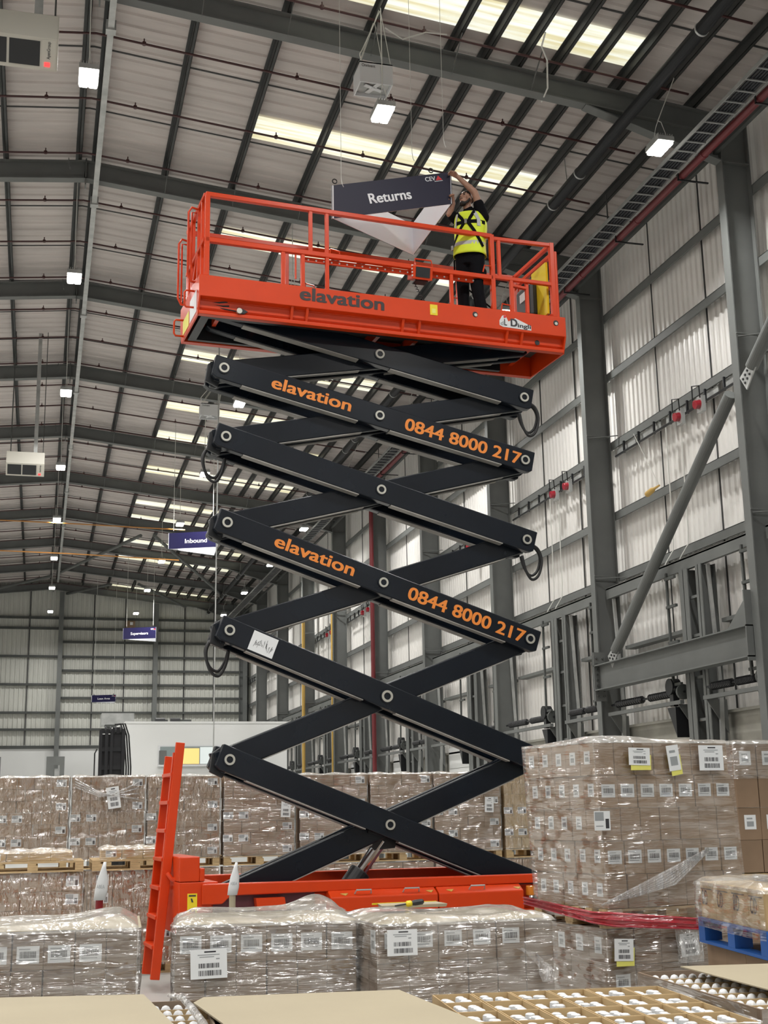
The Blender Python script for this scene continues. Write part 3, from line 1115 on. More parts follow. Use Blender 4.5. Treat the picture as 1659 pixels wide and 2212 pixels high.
s4, _, _ = sign(at_y(197, 1517, 70), at_y(250, 1515.5, 69.3), at_z(247, 1519, 7.6), 0.36, 'Loan Area',
     'farthest small navy sign reading Loan Area, near the end wall', [M['sign_far'], M['sign_white']], tw=0.5, tx=0.25, th=0.10, tl=0.35)
# suspension wires
for (px, py, y, zt, lab) in ((737, 385, 14.75, 14.75, 'thin wire above the nearer end of the Returns sign'), (890, 330, 15.5, 14.6, 'thin wire dropping behind the middle of the Returns sign'), (958, 300, 14.9, 14.5, 'loose thin wire with a knotted end above the worker')):
    p = at_y(px, py, y)
    mb = MB().tube([p, (p.x, p.y, zr(p.x, 15.03))], 0.0035 if y < 20 else 0.01, 5)
    if y < 16:
        mb.tube([p, p + V(0.012, 0, -0.08), p + V(0.03, 0, -0.12)], 0.005, 5)
    tag(mb.build('suspension_wire', M['cable_white']), lab, 'wire', 'suspension wires of the area signs')

# ================================================================== FAR END THINGS
r = thing('cardboard_box', 'brown cardboard box with a white label, high on the end wall above the Supervisors sign', 'box', (4.75, 74.6, 12.2))
MB().box(4.52, 5.02, 74.3, 75.0, 12.0, 12.6).build('box_body', M['card_dark'], r)
MB().box(4.74, 4.9, 74.28, 74.3, 12.36, 12.52).build('label', M['paper'], r)

r = thing('office_block', 'white flat-roofed site office with a long window', 'office', (5.5, 47, 0))
mb = MB()
mb.prism([(2.85, 45, 0), (8.35, 45, 0), (8.35, 45, 4.9), (2.95, 45, 4.9), (2.85, 45, 4.9)], (0, 5, 0))
mb.prism([(2.25, 50, 0), (2.85, 45, 0), (2.85, 45, 4.9), (2.25, 50, 4.9)], (0.1, 0.01, 0))
mb.box(2.8, 8.4, 44.98, 50.1, 4.86, 4.93)
mb.build('walls', M['white_wall'], r)
MB().box(3.92, 6.05, 44.93, 45.02, 3.44, 4.13).build('window_frame', M['white'], r)
MB().box(3.98, 6.0, 44.915, 44.94, 3.5, 4.08).build('window_glass', M['glass'], r)
MB().box(4.72, 5.3, 44.90, 44.92, 3.5, 4.02).build('lit_blind', M['screen'], r)
MB().box(5.33, 5.98, 44.905, 44.92, 3.5, 4.06).build('lit_pane', M['screen2'], r)
MB().box(3.95, 4.2, 44.90, 44.92, 3.5, 3.95).build('dark_panel', M['steel'], r)
MB().box(3.9, 6.07, 44.88, 44.95, 3.42, 3.47).build('sill', M['white'], r)

r = thing('air_duct', 'boxy grey ventilation duct beside the office roof', 'duct', (2.8, 50, 4.9))
mb = MB().box(2.17, 3.33, 48.4, 49.6, 5.05, 5.46)
mb.build('duct_box', M['galv'], r)
MB().prism([(2.3, 48.4, 5.05), (2.9, 48.4, 5.05), (3.2, 48.4, 4.93), (2.5, 48.4, 4.93)], (0, 1.0, 0)).build('lower_duct', M['steel_dark'], r)
for x, lab in ((4.05, 'dark roof fan on the office, nearer the duct'), (4.6, 'dark roof fan on the office, with a boxy motor')):
    r = thing('roof_fan', lab, 'fan', (x + .2, 48, 4.93))
    MB().cyl((x, 48, 5.1), (x + 0.35, 48, 5.1), 0.17, n=12).build('fan_drum', M['black'], r)
    MB().box(x + 0.1, x + (0.45 if x < 4.5 else 0.75), 47.9, 48.2, 4.93, 5.2).build('motor_box', M['steel_dark'], r)

# reach truck behind the back row
r = thing('forklift', 'black reach truck mast rising behind the back row of pallets', 'forklift', (1.65, 30.4, 0))
mb = MB()
for x, w in ((1.34, .07), (1.47, .07), (1.58, .06), (1.84, .08)):
    mb.box(x - w / 2, x + w / 2, 30.0, 30.16, 0.05, 3.72)
for z in (1.2, 2.2, 2.9, 3.3, 3.7):
    mb.box(1.34, 1.88, 30.02, 30.14, z - 0.06, z + 0.04)
mb.box(1.36, 1.86, 30.08, 30.12, 0.2, 3.62)
mb.box(1.6, 1.82, 30.06, 30.12, 0.2, 3.78)
mb.build('mast', M['black'], r)
mb = MB()
for x in (1.92, 1.97, 2.02):
    mb.tube([(x, 30.1, 0.5), (x, 30.1, 2.9), (x - 0.06, 30.1, 3.6), (x - 0.15, 30.1, 3.86), (x - 0.28, 30.1, 3.84)], 0.018, 6)
mb.tube([(1.22, 30.1, 0.8), (1.22, 30.1, 3.2), (1.27, 30.1, 3.3)], 0.015, 6)
mb.build('hydraulic_hose', M['rubber'], r)
mb = MB()
for x in (1.42, 1.53, 1.64, 1.75):
    mb.cyl((x, 30.05, 3.72), (x + 0.04, 30.05, 3.72), 0.08, n=10)
mb.build('chain_wheel', M['black'], r)
MB().box(1.2, 2.2, 30.5, 32.2, 0.2, 1.3).build('truck_body', M['steel_dark'], r)
MB().box(1.25, 2.15, 30.7, 31.9, 2.1, 2.18).build('overhead_guard', M['black'], r)
mb = MB()
for x in (1.27, 2.13):
    for y in (30.75, 31.85):
        mb.box(x - .03, x + .03, y - .03, y + .03, 1.3, 2.1)
mb.build('guard_post', M['black'], r)
for x in (1.3, 2.1):
    for y in (30.7, 32.0):
        MB().cyl((x - .08, y, .2), (x + .08, y, .2), .2, n=16).build('wheel', M['rubber'], r)
mb = MB()
for x in (1.45, 1.85):
    mb.box(x - .05, x + .05, 28.9, 30, 0.06, 0.11)
mb.build('fork', M['steel_dark'], r)

for (x0, x1, lab) in ((0.36, 1.14, 'grey goal-post guard frame in front of the white end panels'), (-2.3, -1.58, 'grey guard frame cut off by the picture edge')):
    r = thing('guard_frame', lab, 'guard frame', (x0, 60, 0))
    mb = MB().box(x0, x0 + .32, 60, 60.25, 0, 4.05)
    mb.box(x0, x1, 60, 60.25, 4.05, 4.42)
    mb.box(x1 - .2, x1, 60, 60.25, 0, 4.05)
    mb.build('frame', M['steel'], r)
    MB().box(x0 + .36, x1 - .25, 60.1, 60.2, 3.5, 3.9).build('control_box', M['galv'], r)

# ================================================================== SCISSOR LIFT  (local axes: s along, w back, z up)
LO = V(1.87247, 14.38141, 0)
LA = math.radians(4.52)
ca, sa = math.cos(LA), math.sin(LA)


def lp(s, w, z):
    return V(LO.x + ca * s - sa * w, LO.y + sa * s + ca * w, z)


lift = thing('scissor_lift', 'tall orange scissor lift raised on six pairs of navy arms', 'scissor lift', LO, LA)


def part(name, mb, m, parent=lift, bevel=0.0, smooth=False):
    return mb.build(name, m, parent, local=True, bevel=bevel, smooth=smooth)


# ---- arms
JL = [(0.13, 7.83), (0.123, 7.062), (0.155, 6.209), (0.183, 5.163), (0.223, 3.897), (0.238, 2.435), (0.27, 0.95)]
JR = [(4.09, 7.80), (4.087, 7.052), (4.062, 6.207), (4.04, 5.161), (4.027, 3.898), (4.03, 2.435), (4.035, 0.94)]
FO0, FO1, RO0, RO1 = 0.35, 0.47, 0.77, 0.89       # outer arms (front, rear)
FI0, FI1, RI0, RI1 = 0.475, 0.555, 0.685, 0.765       # inner arms


def arm(name, a, b, w0, w1, ext=0.125, dep=0.285):
    a, b = V(a[0], 0, a[1]), V(b[0], 0, b[1])
    d = (b - a).normalized()
    u = V(-d.z, 0, d.x)
    if u.z < 0:
        u = -u
    a2, b2 = a - d * ext, b + d * ext
    h = dep / 2
    poly = [a2 - u * h * 0.8, a2 + u * h, b2 + u * h, b2 - u * h * 0.8, b2 - d * 0.06 - u * h, a2 + d * 0.06 - u * h]
    mb = MB().prism([p + V(0, w0, 0) for p in poly], (0, w1 - w0, 0))
    o = part(name, mb, M['navy'], bevel=0.012)
    ln = (b2 - a2).length
    for f0, f1 in ((0.09, 0.44), (0.54, 0.90)):  # pale plates added so the arm undersides show bright strips
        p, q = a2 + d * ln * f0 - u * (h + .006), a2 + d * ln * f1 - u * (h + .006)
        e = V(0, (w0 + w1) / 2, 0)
        part('pale_strip', MB().bar(p + e, q + e, (w1 - w0) - 0.012, 0.012, up=(u.x, u.y, u.z)), M['strip_pale'], o)
    return o, d, u


def pin(par, c, w, r=0.062):
    mb = MB()
    n = 20
    for (r0, r1, y0, y1) in ((r * 0.62, r, -0.02, 0.0),):
        vs = []
        for k in range(n):
            an = 2 * PI * k / n
            for (rr, yy) in ((r0, y0), (r1, y0), (r1, y1), (r0, y1)):
                vs.append((c[0] + rr * math.cos(an), w + yy, c[1] + rr * math.sin(an)))
        fs = []
        for k in range(n):
            k2 = (k + 1) % n
            for e in range(4):
                e2 = (e + 1) % 4
                fs.append((k * 4 + e, k * 4 + e2, k2 * 4 + e2, k2 * 4 + e))
        mb.add(vs, fs, 0)
    mb.cyl((c[0], w - 0.004, c[1]), (c[0], w, c[1]), r * 0.62, n=n, mi=1)
    mb.cyl((c[0], w - 0.011, c[1]), (c[0], w, c[1]), r * 1.22, n=n, mi=2)
    par_o = part('pivot_pin', mb, [M['ring'], M['black'], M['navy']], par)
    return par_o


for k in range(6):
    a, b = JL[k], JR[k + 1]
    c = ((a[0] + b[0]) / 2 - 0.0, (a[1] + b[1]) / 2)
    o, d, u = arm('outer_arm', a, b, FO0, FO1)
    if k > 0:
        pin(o, a, FO0)
    if k < 5:
        pin(o, b, FO0)
    pin(o, c, FO0, 0.07 if k == 4 else 0.06)
    y = V(-d.z, 0, d.x)
    if k in (1, 3):
        p = V(a[0], FO0 - 0.002, a[1]) + d * 0.60 - y * 0.062
        text('lettering', 'elavation', M['letter_orange'], o, p, d, y, width=1.02, height=0.15, bold=0.03)
        p = V(a[0], FO0 - 0.002, a[1]) + d * 2.36 - y * 0.078
        text('lettering', '0844 8000 217', M['letter_orange'], o, p, d, y, width=1.6, height=0.155, bold=0.03)
    if k == 4:
        p = V(a[0], FO0 - 0.003, a[1]) + d * 0.27
        n0 = MB().add([p - y * .12, p + d * .31 - y * .12, p + d * .31 + y * .115, p + y * .115], [(0, 1, 2, 3)])
        rng = random.Random(3)
        pap = part('stuck_notice', n0, M['paper'], o)
        mb = MB()
        for j in range(9):
            q = p + d * (0.05 + 0.025 * j) + y * rng.uniform(-.03, .02) + V(0, -0.002, 0)
            pts = [q + d * rng.uniform(-.01, .03) + y * (0.012 * i * rng.choice((-1, 1))) for i in range(5)]
            mb.tube(pts, 0.0015, 4)
        part('scribble', mb, M['ink'], pap)
    arm('outer_arm', a, b, RO0, RO1)
    a, b = JL[k + 1], JR[k]
    arm('inner_arm', a, b, FI0, FI1, 0.12, 0.27)
    arm('inner_arm', a, b, RI0, RI1, 0.12, 0.27)
for k in range(1, 6):
    for J in (JL, JR):
        part('cross_tube', MB().cyl((J[k][0], FI0, J[k][1]), (J[k][0], RI1, J[k][1]), 0.055, n=12), M['navy'])
    # lug at the outer left joints
    c = JL[k]
    part('joint_lug', MB().prism([(c[0] - 0.20, FI0 + .01, c[1] - 0.13), (c[0] - 0.05, FI0 + .01, c[1] - 0.2), (c[0] + .05, FI0 + .01, c[1]), (c[0] - 0.04, FI0 + .01, c[1] + .17), (c[0] - 0.17, FI0 + .01, c[1] + .08)], (0, 0.05, 0)), M['black'], bevel=0.01)
for k in range(6):
    m = ((JL[k][0] + JR[k + 1][0]) / 2, (JL[k][1] + JR[k + 1][1]) / 2)
    part('centre_tube', MB().cyl((m[0], FO1, m[1]), (m[0], RO0, m[1]), 0.06, n=12), M['navy'])
# hoses looping from the joints
for (c, sx, w) in ((JL[2], -1, .6), (JL[4], -1, .6), (JR[1], 1, .4), (JR[3], 1, .4)):
    s0, z0 = c[0] + sx * 0.07, c[1]
    mb = MB()
    for dw, g in ((0, 1.0), (0.05, 0.88)):
        mb.tube(spline([(s0 - sx * .02, w + dw, z0 - .04), (s0 + sx * .1, w + dw, z0 - .1), (s0 + sx * .15, w + dw, z0 - .25 * g), (s0 + sx * .10, w + dw, z0 - .44 * g), (s0 + sx * .0, w + dw, z0 - .5 * g), (s0 - sx * .08, w + dw, z0 - .38 * g), (s0 - sx * .12, w + dw, z0 - .2)]), 0.018, 8)
    part('hose_loop', mb, M['rubber'], smooth=True)

# ---- platform
S0, S1 = -0.25, 4.55
prof = [(0.0, 8.08), (0.0, 7.812), (0.085, 7.80), (0.085, 7.70), (0.11, 7.665), (0.06, 7.655), (0.06, 7.61), (0.15, 7.61), (0.15, 8.08)]
mb = MB().prism([(S0 + 0.0, w, z) for w, z in prof], (S1 - S0, 0, 0))
toe = part('toe_board', mb, M['orange'], bevel=0.006)
for s in (0.87, 1.06, 2.3, 2.52, 3.72, 3.93):
    part('gusset', MB().prism([(s, 0.012, 7.815), (s, 0.09, 7.815), (s, 0.09, 7.66), (s, 0.075, 7.66)], (0.03, 0, 0)), M['orange'], toe)
mb = MB()
for s, z, r in ((3.28, 7.975, .036), (4.42, 7.985, .038), (4.18, 7.72, .034)):
    w = -0.003 if z > 7.8 else 0.08
    mb.cyl((s, w, z), (s, w + 0.01, z), r, n=16)
part('hole', mb, M['black'], toe)
mb = MB()
for s, z in ((3.285, 7.965), (4.42, 7.975)):
    mb.cyl((s, -0.012, z), (s, 0, z), 0.022, n=8)
part('bolt', mb, M['ring'], toe)
text('lettering', 'elavation', M['letter_dark'], toe, (0.965, -0.003, 7.905), (1, 0, -0.018), (0.018, 0, 1), width=1.07, height=0.165, bold=0.035)
mb = MB().box(2.665, 2.765, -0.004, 0.0, 7.90, 8.04)
st = part('warning_sticker', mb, M['yellow'], toe)
part('sticker_print', MB().box(2.69, 2.74, -0.006, -0.003, 7.925, 7.985), M['note'], st)
# maker's emblem
lg = part('emblem_backing', MB().prism([(3.615, -0.004, 7.87), (3.66, -.004, 7.85), (4.06, -0.004, 7.84), (4.06, -.004, 7.90), (3.84, -0.004, 7.985), (3.74, -.004, 7.93), (3.70, -0.004, 8.01), (3.655, -.004, 8.0), (3.615, -.004, 7.93)], (0, 0.003, 0)), M['white'], toe)
text('lettering', 'D', M['ink'], lg, (3.765, -0.006, 7.872), (1, 0, -0.02), (0, 0, 1), width=0.085, height=0.10, bold=0.05)
text('lettering', 'ingli', M['ink'], lg, (3.865, -0.006, 7.865), (1, 0, -0.02), (0, 0, 1), width=0.18, height=0.055, bold=0.03)
text('lettering', 'd', M['grey_ink'], lg, (3.625, -0.006, 7.875), (1, 0, 0), (0, 0, 1), width=0.04, height=0.05, bold=0.03)
text('lettering', 'L', M['ink'], lg, (3.675, -0.006, 7.872), (1, 0, 0), (0, 0, 1), width=0.035, height=0.085, bold=0.03)
part('emblem_dot', MB().cyl((3.69, -0.007, 7.988), (3.69, -0.004, 7.988), 0.018, n=12), M['logo_red'], lg)
# rear skirt, ends, deck
W1 = 1.2
mb = MB().prism([(S0, W1 - w, z) for w, z in prof], (S1 - S0, 0, 0))
part('rear_skirt', mb, M['orange'])
for s, t in ((S0 - 0.012, 0.02), (S1 - 0.008, 0.02)):
    mb = MB().prism([(s, 0.0, 8.08), (s, 0.0, 7.81), (s, 0.08, 7.60), (s, W1 - .08, 7.60), (s, W1, 7.81), (s, W1, 8.08)], (t, 0, 0))
    e = part('end_skirt', mb, M['orange'], bevel=0.004)
    if s < 0:
        part('cream_sticker', MB().box(s - 0.004, s - 0.001, 0.14, 0.55, 7.66, 7.94), M['paper'], e)
        part('yellow_sticker', MB().box(s - 0.004, s - 0.001, 0.62, 1.0, 7.66, 7.85), M['note'], e)
mb = MB().box(S0, S1, 0.1, W1 - 0.1, 7.885, 7.925)
deck = part('deck', mb, M['steel_dark'])
mb = MB()
for k in range(9):
    s = S0 + 0.3 + 0.52 * k
    mb.box(s, s + 0.05, 0.12, W1 - 0.12, 7.74, 7.885)
part('deck_beam', mb, M['orange'], deck)
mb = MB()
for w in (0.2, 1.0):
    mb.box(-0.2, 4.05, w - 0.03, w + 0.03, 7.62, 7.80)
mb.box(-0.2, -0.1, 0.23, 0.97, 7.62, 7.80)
part('shade_channel', mb, M['black'], deck)  # slide channels enlarged in black to put shade under the deck
mb = MB()
mb.tube([(-0.2, 0.11, 7.75), (0.0, 0.1, 7.78), (0.1, 0.1, 7.80)], 0.02, 6)
mb.tube([(-0.2, 0.11, 7.74), (0.05, 0.1, 7.74), (0.12, 0.1, 7.75)], 0.02, 6)
mb.tube([(-0.05, 0.10, 7.72), (0.1, 0.08, 7.70), (0.2, 0.075, 7.69)], 0.008, 6)
part('cable_loom', mb, M['rubber'], toe)
mb = MB().cyl((0.235, 0.03, 7.685), (0.235, 0.07, 7.685), 0.034, n=12, mi=1)
mb.prism([(0.22, 0.05, 7.73), (0.30, 0.05, 7.71), (0.34, 0.05, 7.69), (0.3, 0.05, 7.66), (0.22, 0.05, 7.65)], (0, 0.03, 0), mi=0)
part('horn', mb, [M['black'], M['ring']], toe)

# ---- guard rails (front w=.04, rear w=1.16)
T = 0.052


def rail(name, pts, w, t=T, parent=lift):
    mb = MB()
    for (p, q) in zip(pts[:-1], pts[1:]):
        mb.bar((p[0], w, p[1]), (q[0], w, q[1]), t, t, up=(0, 1, 0))
    return part(name, mb, M['orange'], parent, bevel=0.006)


for w in (0.04, 1.16):
    rail('top_rail', [(-0.19, 9.135), (3.56, 9.10)], w, 0.058)
    rail('top_rail', [(3.56, 9.07), (4.42, 9.09)], w, 0.05)
    rail('mid_rail', [(-0.19, 8.545), (3.56, 8.52)], w, 0.06)
    rail('mid_rail', [(3.56, 8.535), (4.42, 8.535)], w, 0.05)
    for s, z0, z1 in ((-0.17, 8.08, 9.15), (1.12, 8.55, 9.12), (1.33, 8.08, 9.12), (0.77, 8.08, 8.54), (1.02, 8.08, 8.54), (2.98, 8.08, 8.52), (3.56, 8.08, 9.12), (3.66, 8.55, 9.08), (3.82, 8.08, 8.53), (4.42, 8.08, 9.12)):
        t = 0.06 if s in (3.56, 4.42, -0.17) else 0.045
        part('post', MB().box(s - t / 2, s + t / 2, w - t / 2, w + t / 2, z0, z1), M['orange'], bevel=0.005)
    part('post', MB().cyl((4.47, w, 8.08), (4.47, w, 9.0), 0.03, n=12), M['orange'])
    # perforated sliding track below the mid rail
    mb = MB()
    mb.box(1.02, 3.54, w + 0.03, w + 0.06, 8.44, 8.50)
    part('slide_track', mb, M['orange'], bevel=0.004)
    for k in range(24):
        s = 1.1 + 0.1 * k
        part('lit_track_hole', MB().cyl((s, w + 0.025, 8.465), (s, w + 0.065, 8.465), 0.012, n=8), M['white'])  # white plugs paint in the light showing through the holes
    for pts in ([(3.42, w - .02, 8.58), (3.44, w - .03, 8.67), (3.53, w - .03, 8.67), (3.55, w - .02, 8.58)],
                [(3.66, w - .02, 8.08), (3.67, w - .03, 8.17), (3.78, w - .03, 8.16), (3.79, w - .02, 8.08)],
                [(1.36, w - .02, 8.56), (1.37, w - .03, 8.62), (1.48, w - .03, 8.60), (1.49, w - .02, 8.56)]):
        part('rail_handle', MB().tube(pts, 0.01, 6), M['orange'])
    part('locking_rod', MB().cyl((0.93, w, 8.18), (0.93, w, 8.52), 0.012, n=8), M['orange'])
    mb = MB().bar((3.82, w + .02, 8.46), (4.05, w + .02, 8.44), 0.03, 0.05, up=(0, 1, 0))
    mb.bar((4.05, w + .02, 8.54), (4.05, w + .02, 8.1), 0.04, 0.04, up=(0, 1, 0))
    part('hinge_bracket', mb, M['orange'])
# left end: gate with hand hoops
mb = MB()
for w0, w1 in ((0.04, 0.42), (0.42, 0.8), (0.8, 1.16)):
    mb.bar((-0.19, w0, 9.13), (-0.19, w1, 9.13), 0.05, 0.05)
    mb.bar((-0.19, w0, 8.55), (-0.19, w1, 8.55), 0.05, 0.05)
for w in (0.20, 0.42, 0.8, 1.0):
    mb.bar((-0.19, w, 8.08), (-0.19, w, 9.14), 0.045, 0.045, up=(1, 0, 0))
mb.bar((-0.19, 0.42, 8.6), (-0.19, 0.8, 8.15), 0.04, 0.04)
mb.bar((-0.19, 0.44, 8.2), (-0.19, 0.78, 8.2), 0.045, 0.045)
part('entry_gate', mb, M['orange'], bevel=0.005)
for w, z0, z1 in ((0.34, 8.1, 9.12), (0.98, 8.05, 8.98)):
    mb = MB()
    a, b = w, w + 0.1
    mb.tube([(-0.22, a, z1 - .05), (-0.30, a, z1 - .03), (-0.34, a, z1 - .1), (-0.34, a, z0 + .1), (-0.30, a, z0 + .02), (-0.22, a, z0 + .02)], 0.014, 8)
    mb.tube([(-0.22, b, z1 - .05), (-0.28, b, z1 - .05), (-0.28, b, z0 + .05), (-0.22, b, z0 + .05)], 0.012, 8)
    part('hand_hoop', mb, M['orange'], smooth=True)
for w, z in ((0.30, 7.86), (0.98, 7.74)):
    part('hand_hoop', MB().tube([(-0.26, w, z + .12), (-0.36, w, z + .12), (-0.38, w, z + .09), (-0.38, w, z - .06), (-0.36, w, z - .09), (-0.26, w, z - .09)], 0.013, 8), M['orange'], smooth=True)
# right end
mb = MB()
mb.bar((4.42, 0.04, 9.1), (4.42, 1.16, 9.1), 0.05, 0.05)
mb.bar((4.42, 0.04, 8.54), (4.42, 1.16, 8.54), 0.05, 0.05)
mb.bar((4.42, 0.06, 8.95), (4.42, 1.1, 8.95), 0.05, 0.05)
mb.bar((4.42, 0.06, 8.12), (4.42, 1.1, 8.12), 0.05, 0.05)
part('end_rail', mb, M['orange'], bevel=0.005)
dc = part('document_case', MB().box(4.26, 4.40, 0.40, 0.85, 8.22, 8.72), M['black'], bevel=0.05)
part('white_sticker', MB().box(4.255, 4.262, 0.5, 0.7, 8.5, 8.62), M['white'], dc)
part('yellow_panel', MB().box(4.37, 4.4, 0.12, 0.55, 8.16, 8.88), M['yellow'])
# control box on the front rail
mb = MB().prism([(2.44, -0.03, 8.53), (2.44, 0.12, 8.60), (2.44, 0.2, 8.42), (2.44, 0.0, 8.36)], (0.27, 0, 0))
cb = part('control_box', mb, M['orange'], bevel=0.01)
part('control_face', MB().prism([(2.48, -0.034, 8.51), (2.48, -.012, 8.53), (2.48, 0.0, 8.40), (2.48, -.012, 8.385)], (0.19, 0, 0)), M['black'], cb)
part('control_underside', MB().box(2.49, 2.66, 0.03, 0.16, 8.355, 8.372), M['black'], cb)
mb = MB()
for k in range(4):
    mb.cyl((2.43, 0.0, 8.4 + 0.045 * k), (2.445, 0.0, 8.4 + 0.045 * k), 0.013, n=8)
part('side_hole', mb, M['white'], cb)
part('carry_handle', MB().tube([(2.5, 0.06, 8.58), (2.5, 0.06, 8.66), (2.72, 0.06, 8.66), (2.74, 0.06, 8.56)], 0.01, 6), M['orange'], cb)
pts = []
for k in range(90):
    f = k / 89
    pts.append((2.50 + 0.26 * f + 0.014 * math.cos(k * 1.1), 0.12 + 0.014 * math.sin(k * 1.1), 8.36 - 0.36 * f - 0.05 * math.sin(PI * f)))
part('coiled_cable', MB().tube(pts, 0.006, 5), M['rubber'], cb)

# ---- chassis
mb = MB()
mb.box(-0.12, 3.88, 0.12, 1.2, 0.50, 0.98)
ch = part('chassis', mb, M['orange'], bevel=0.01)
mb = MB().prism([(-0.12, .02, 1.115), (3.88, .02, 1.10), (3.88, .02, 1.0), (0.2, .02, 0.985), (0.1, .02, 0.90), (-0.12, .02, 0.90)], (0, 0.1, 0))
part('side_beam', mb, M['orange'], ch, bevel=0.012)
part('rear_beam', MB().box(-0.12, 3.88, 1.1, 1.2, 0.98, 1.16), M['orange'], ch, bevel=0.012)
part('inner_tray', MB().box(0.0, 3.85, 0.14, 1.1, 0.98, 1.02), M['maroon'], ch)
mb = MB().box(-0.36, -0.14, 0.06, 1.2, 1.14, 1.40)
mb.box(-0.14, -0.085, 0.06, 1.2, 1.14, 1.28)
part('end_cabinet', mb, M['orange'], ch, bevel=0.012)
mb = MB().prism([(-0.36, .06, 1.135), (0.06, .06, 1.135), (0.06, .06, 0.93), (0.0, .06, 0.92), (-0.08, .06, 0.60), (-0.36, .06, 0.60)], (0, 1.1, 0))
ec = part('end_frame', mb, M['orange'], ch, bevel=0.008)
part('round_recess', MB().cyl((-0.035, 0.055, 1.07), (-0.035, 0.062, 1.07), 0.04, n=20), M['maroon'], ec)
st = part('warning_sticker', MB().box(-0.27, -0.165, 0.055, 0.06, 0.78, 1.02), M['yellow'], ec)
mb = MB().box(-0.255, -0.18, 0.052, 0.056, 0.99, 1.005)
mb.prism([(-0.235, .052, .97), (-.22, .052, .97), (-.205, .052, .93), (-.225, .052, .93)], (0, .003, 0))
mb.prism([(-0.25, .052, .86), (-.235, .052, .86), (-.22, .052, .83), (-.2, .052, .84), (-.19, .052, .87), (-.185, .052, .82), (-.24, .052, .82)], (0, .003, 0))
part('pictogram', mb, M['ink'], st)
# open bay, step, ground panel
part('wheel_arch', MB().box(0.02, 1.15, 0.10, 0.12, 0.5, 0.99), M['maroon'], ch)
part('step_bracket', MB().prism([(0.46, -0.02, 0.95), (0.78, -0.02, 0.95), (0.80, -0.02, 0.82), (0.48, -.02, 0.82)], (0, 0.14, 0)), M['orange'], ch)
mb = MB().box(0.88, 1.3, 0.09, 0.105, 0.74, 0.86, 0)
mb.box(0.92, 1.26, 0.087, 0.092, 0.77, 0.80, 1)
part('rating_plate', mb, [M['white'], M['grey_ink']], ch)
for s0, s1 in ((1.28, 2.54), (2.555, 3.60)):
    lid = [(s0, 0.02, 0.995), (s0, -0.09, 0.93), (s0, -0.09, 0.55), (s0, 0.12, 0.55), (s0, .12, .995)]
    tr = part('tool_tray', MB().prism(lid, (s1 - s0, 0, 0)), M['orange'], ch, bevel=0.012)
    for f in ((0.30, 0.75) if s0 < 2 else (0.45,)):
        s = s0 + (s1 - s0) * f
        part('handle', MB().tube([(s - .09, -.05, .96), (s - .08, -.085, 1.0), (s + .09, -.085, 1.0), (s + .1, -.05, .96)], 0.009, 6), M['galv'], tr)
    for f in (0.1, 0.9):
        s = s0 + (s1 - s0) * f
        part('reflector', MB().prism([(s, -.038, .962), (s + .09, -.038, .962), (s + .05, -.075, .942)], (0, 0, .006)), M['gas_yellow'], tr)
# beacon at the right end
part('beacon_bracket', MB().box(3.62, 3.87, -0.02, 0.1, 0.55, 0.72), M['orange'], ch)
bc = part('beacon_base', MB().cyl((3.72, -0.02, 0.80), (3.72, -0.02, 0.845), 0.075, n=20), M['black'], ch)
part('beacon_collar', MB().cyl((3.72, -0.02, 0.845), (3.72, -0.02, 0.865), 0.066, 0.06, n=20), M['chrome'], bc)
part('beacon_lens', MB().cyl((3.72, -0.02, 0.865), (3.72, -0.02, 0.975), 0.06, 0.056, n=20), M['amber'], bc, bevel=0.01)
for s in (0.55, 3.2):
    for w in (0.1, 1.0):
        part('wheel', MB().cyl((s, w, 0.36), (s, w + 0.22, 0.36), 0.36, n=28), M['rubber'], ch)
# lift cylinder
a, b = V(1.72, 0.61, 1.0), V(2.12, 0.61, 1.50)
d = (b - a).normalized()
cy_ = part('lift_cylinder', MB().cyl(a - d * 0.4, a + d * 0.22, 0.125, n=20), M['rubber'], bevel=0.015)
part('piston_rod', MB().cyl(a + d * 0.2, b, 0.072, n=20), M['chrome'], cy_, smooth=False)
part('rod_eye', MB().prism([(2.0, .54, 1.40), (2.26, .54, 1.42), (2.32, .54, 1.62), (2.02, .54, 1.66), (1.94, .54, 1.52)], (0, .14, 0)), M['black'], cy_)
mb = MB().prism([(1.9, .45, 1.60), (2.4, .45, 1.48), (2.42, .45, 1.58), (1.92, .45, 1.68)], (0, .33, 0))
part('cylinder_bridge', mb, M['black'], cy_)

# ---- ladder at the left end
lad = MB()
lad.bar((-0.30, 0.47, 2.63), (-0.53, 0.47, 0.12), 0.10, 0.045, up=(0, 1, 0))
part('ladder_stringer', lad, M['orange'], bevel=0.006)
part('ladder_stringer', MB().bar((-0.32, 1.04, 2.50), (-0.53, 1.04, 0.12), 0.10, 0.045, up=(0, 1, 0)), M['orange'], bevel=0.006)
mb = MB().bar((-0.36, 0.5, 2.52), (-0.55, 0.5, 0.2), 0.03, 0.05, up=(0, 1, 0))
part('ladder_flange', mb, M['orange'])
for k in range(7):
    z = 2.28 - 0.305 * k
    s = -0.32 - 0.23 * (2.5 - z) / 2.5
    part('ladder_rung', MB().box(s - .06, s + .05, 0.49, 1.04, z - 0.02, z + 0.02), M['orange'], bevel=0.004)
mb = MB().tube([(-0.42, .44, 1.22), (-0.38, .40, 1.16), (-0.28, .36, 1.12)], 0.025, 8)
part('ladder_hinge', mb, M['orange'])

# ================================================================== WORKER ON THE PLATFORM
def lpx(px, py, w):
    d = (px - 829.5) * RT - (py - 1106) * UP + FPX * FWD
    n = V(-sa, ca, 0)
    t = ((LO + n * w) - EYE).dot(n) / d.dot(n)
    return EYE + d * t


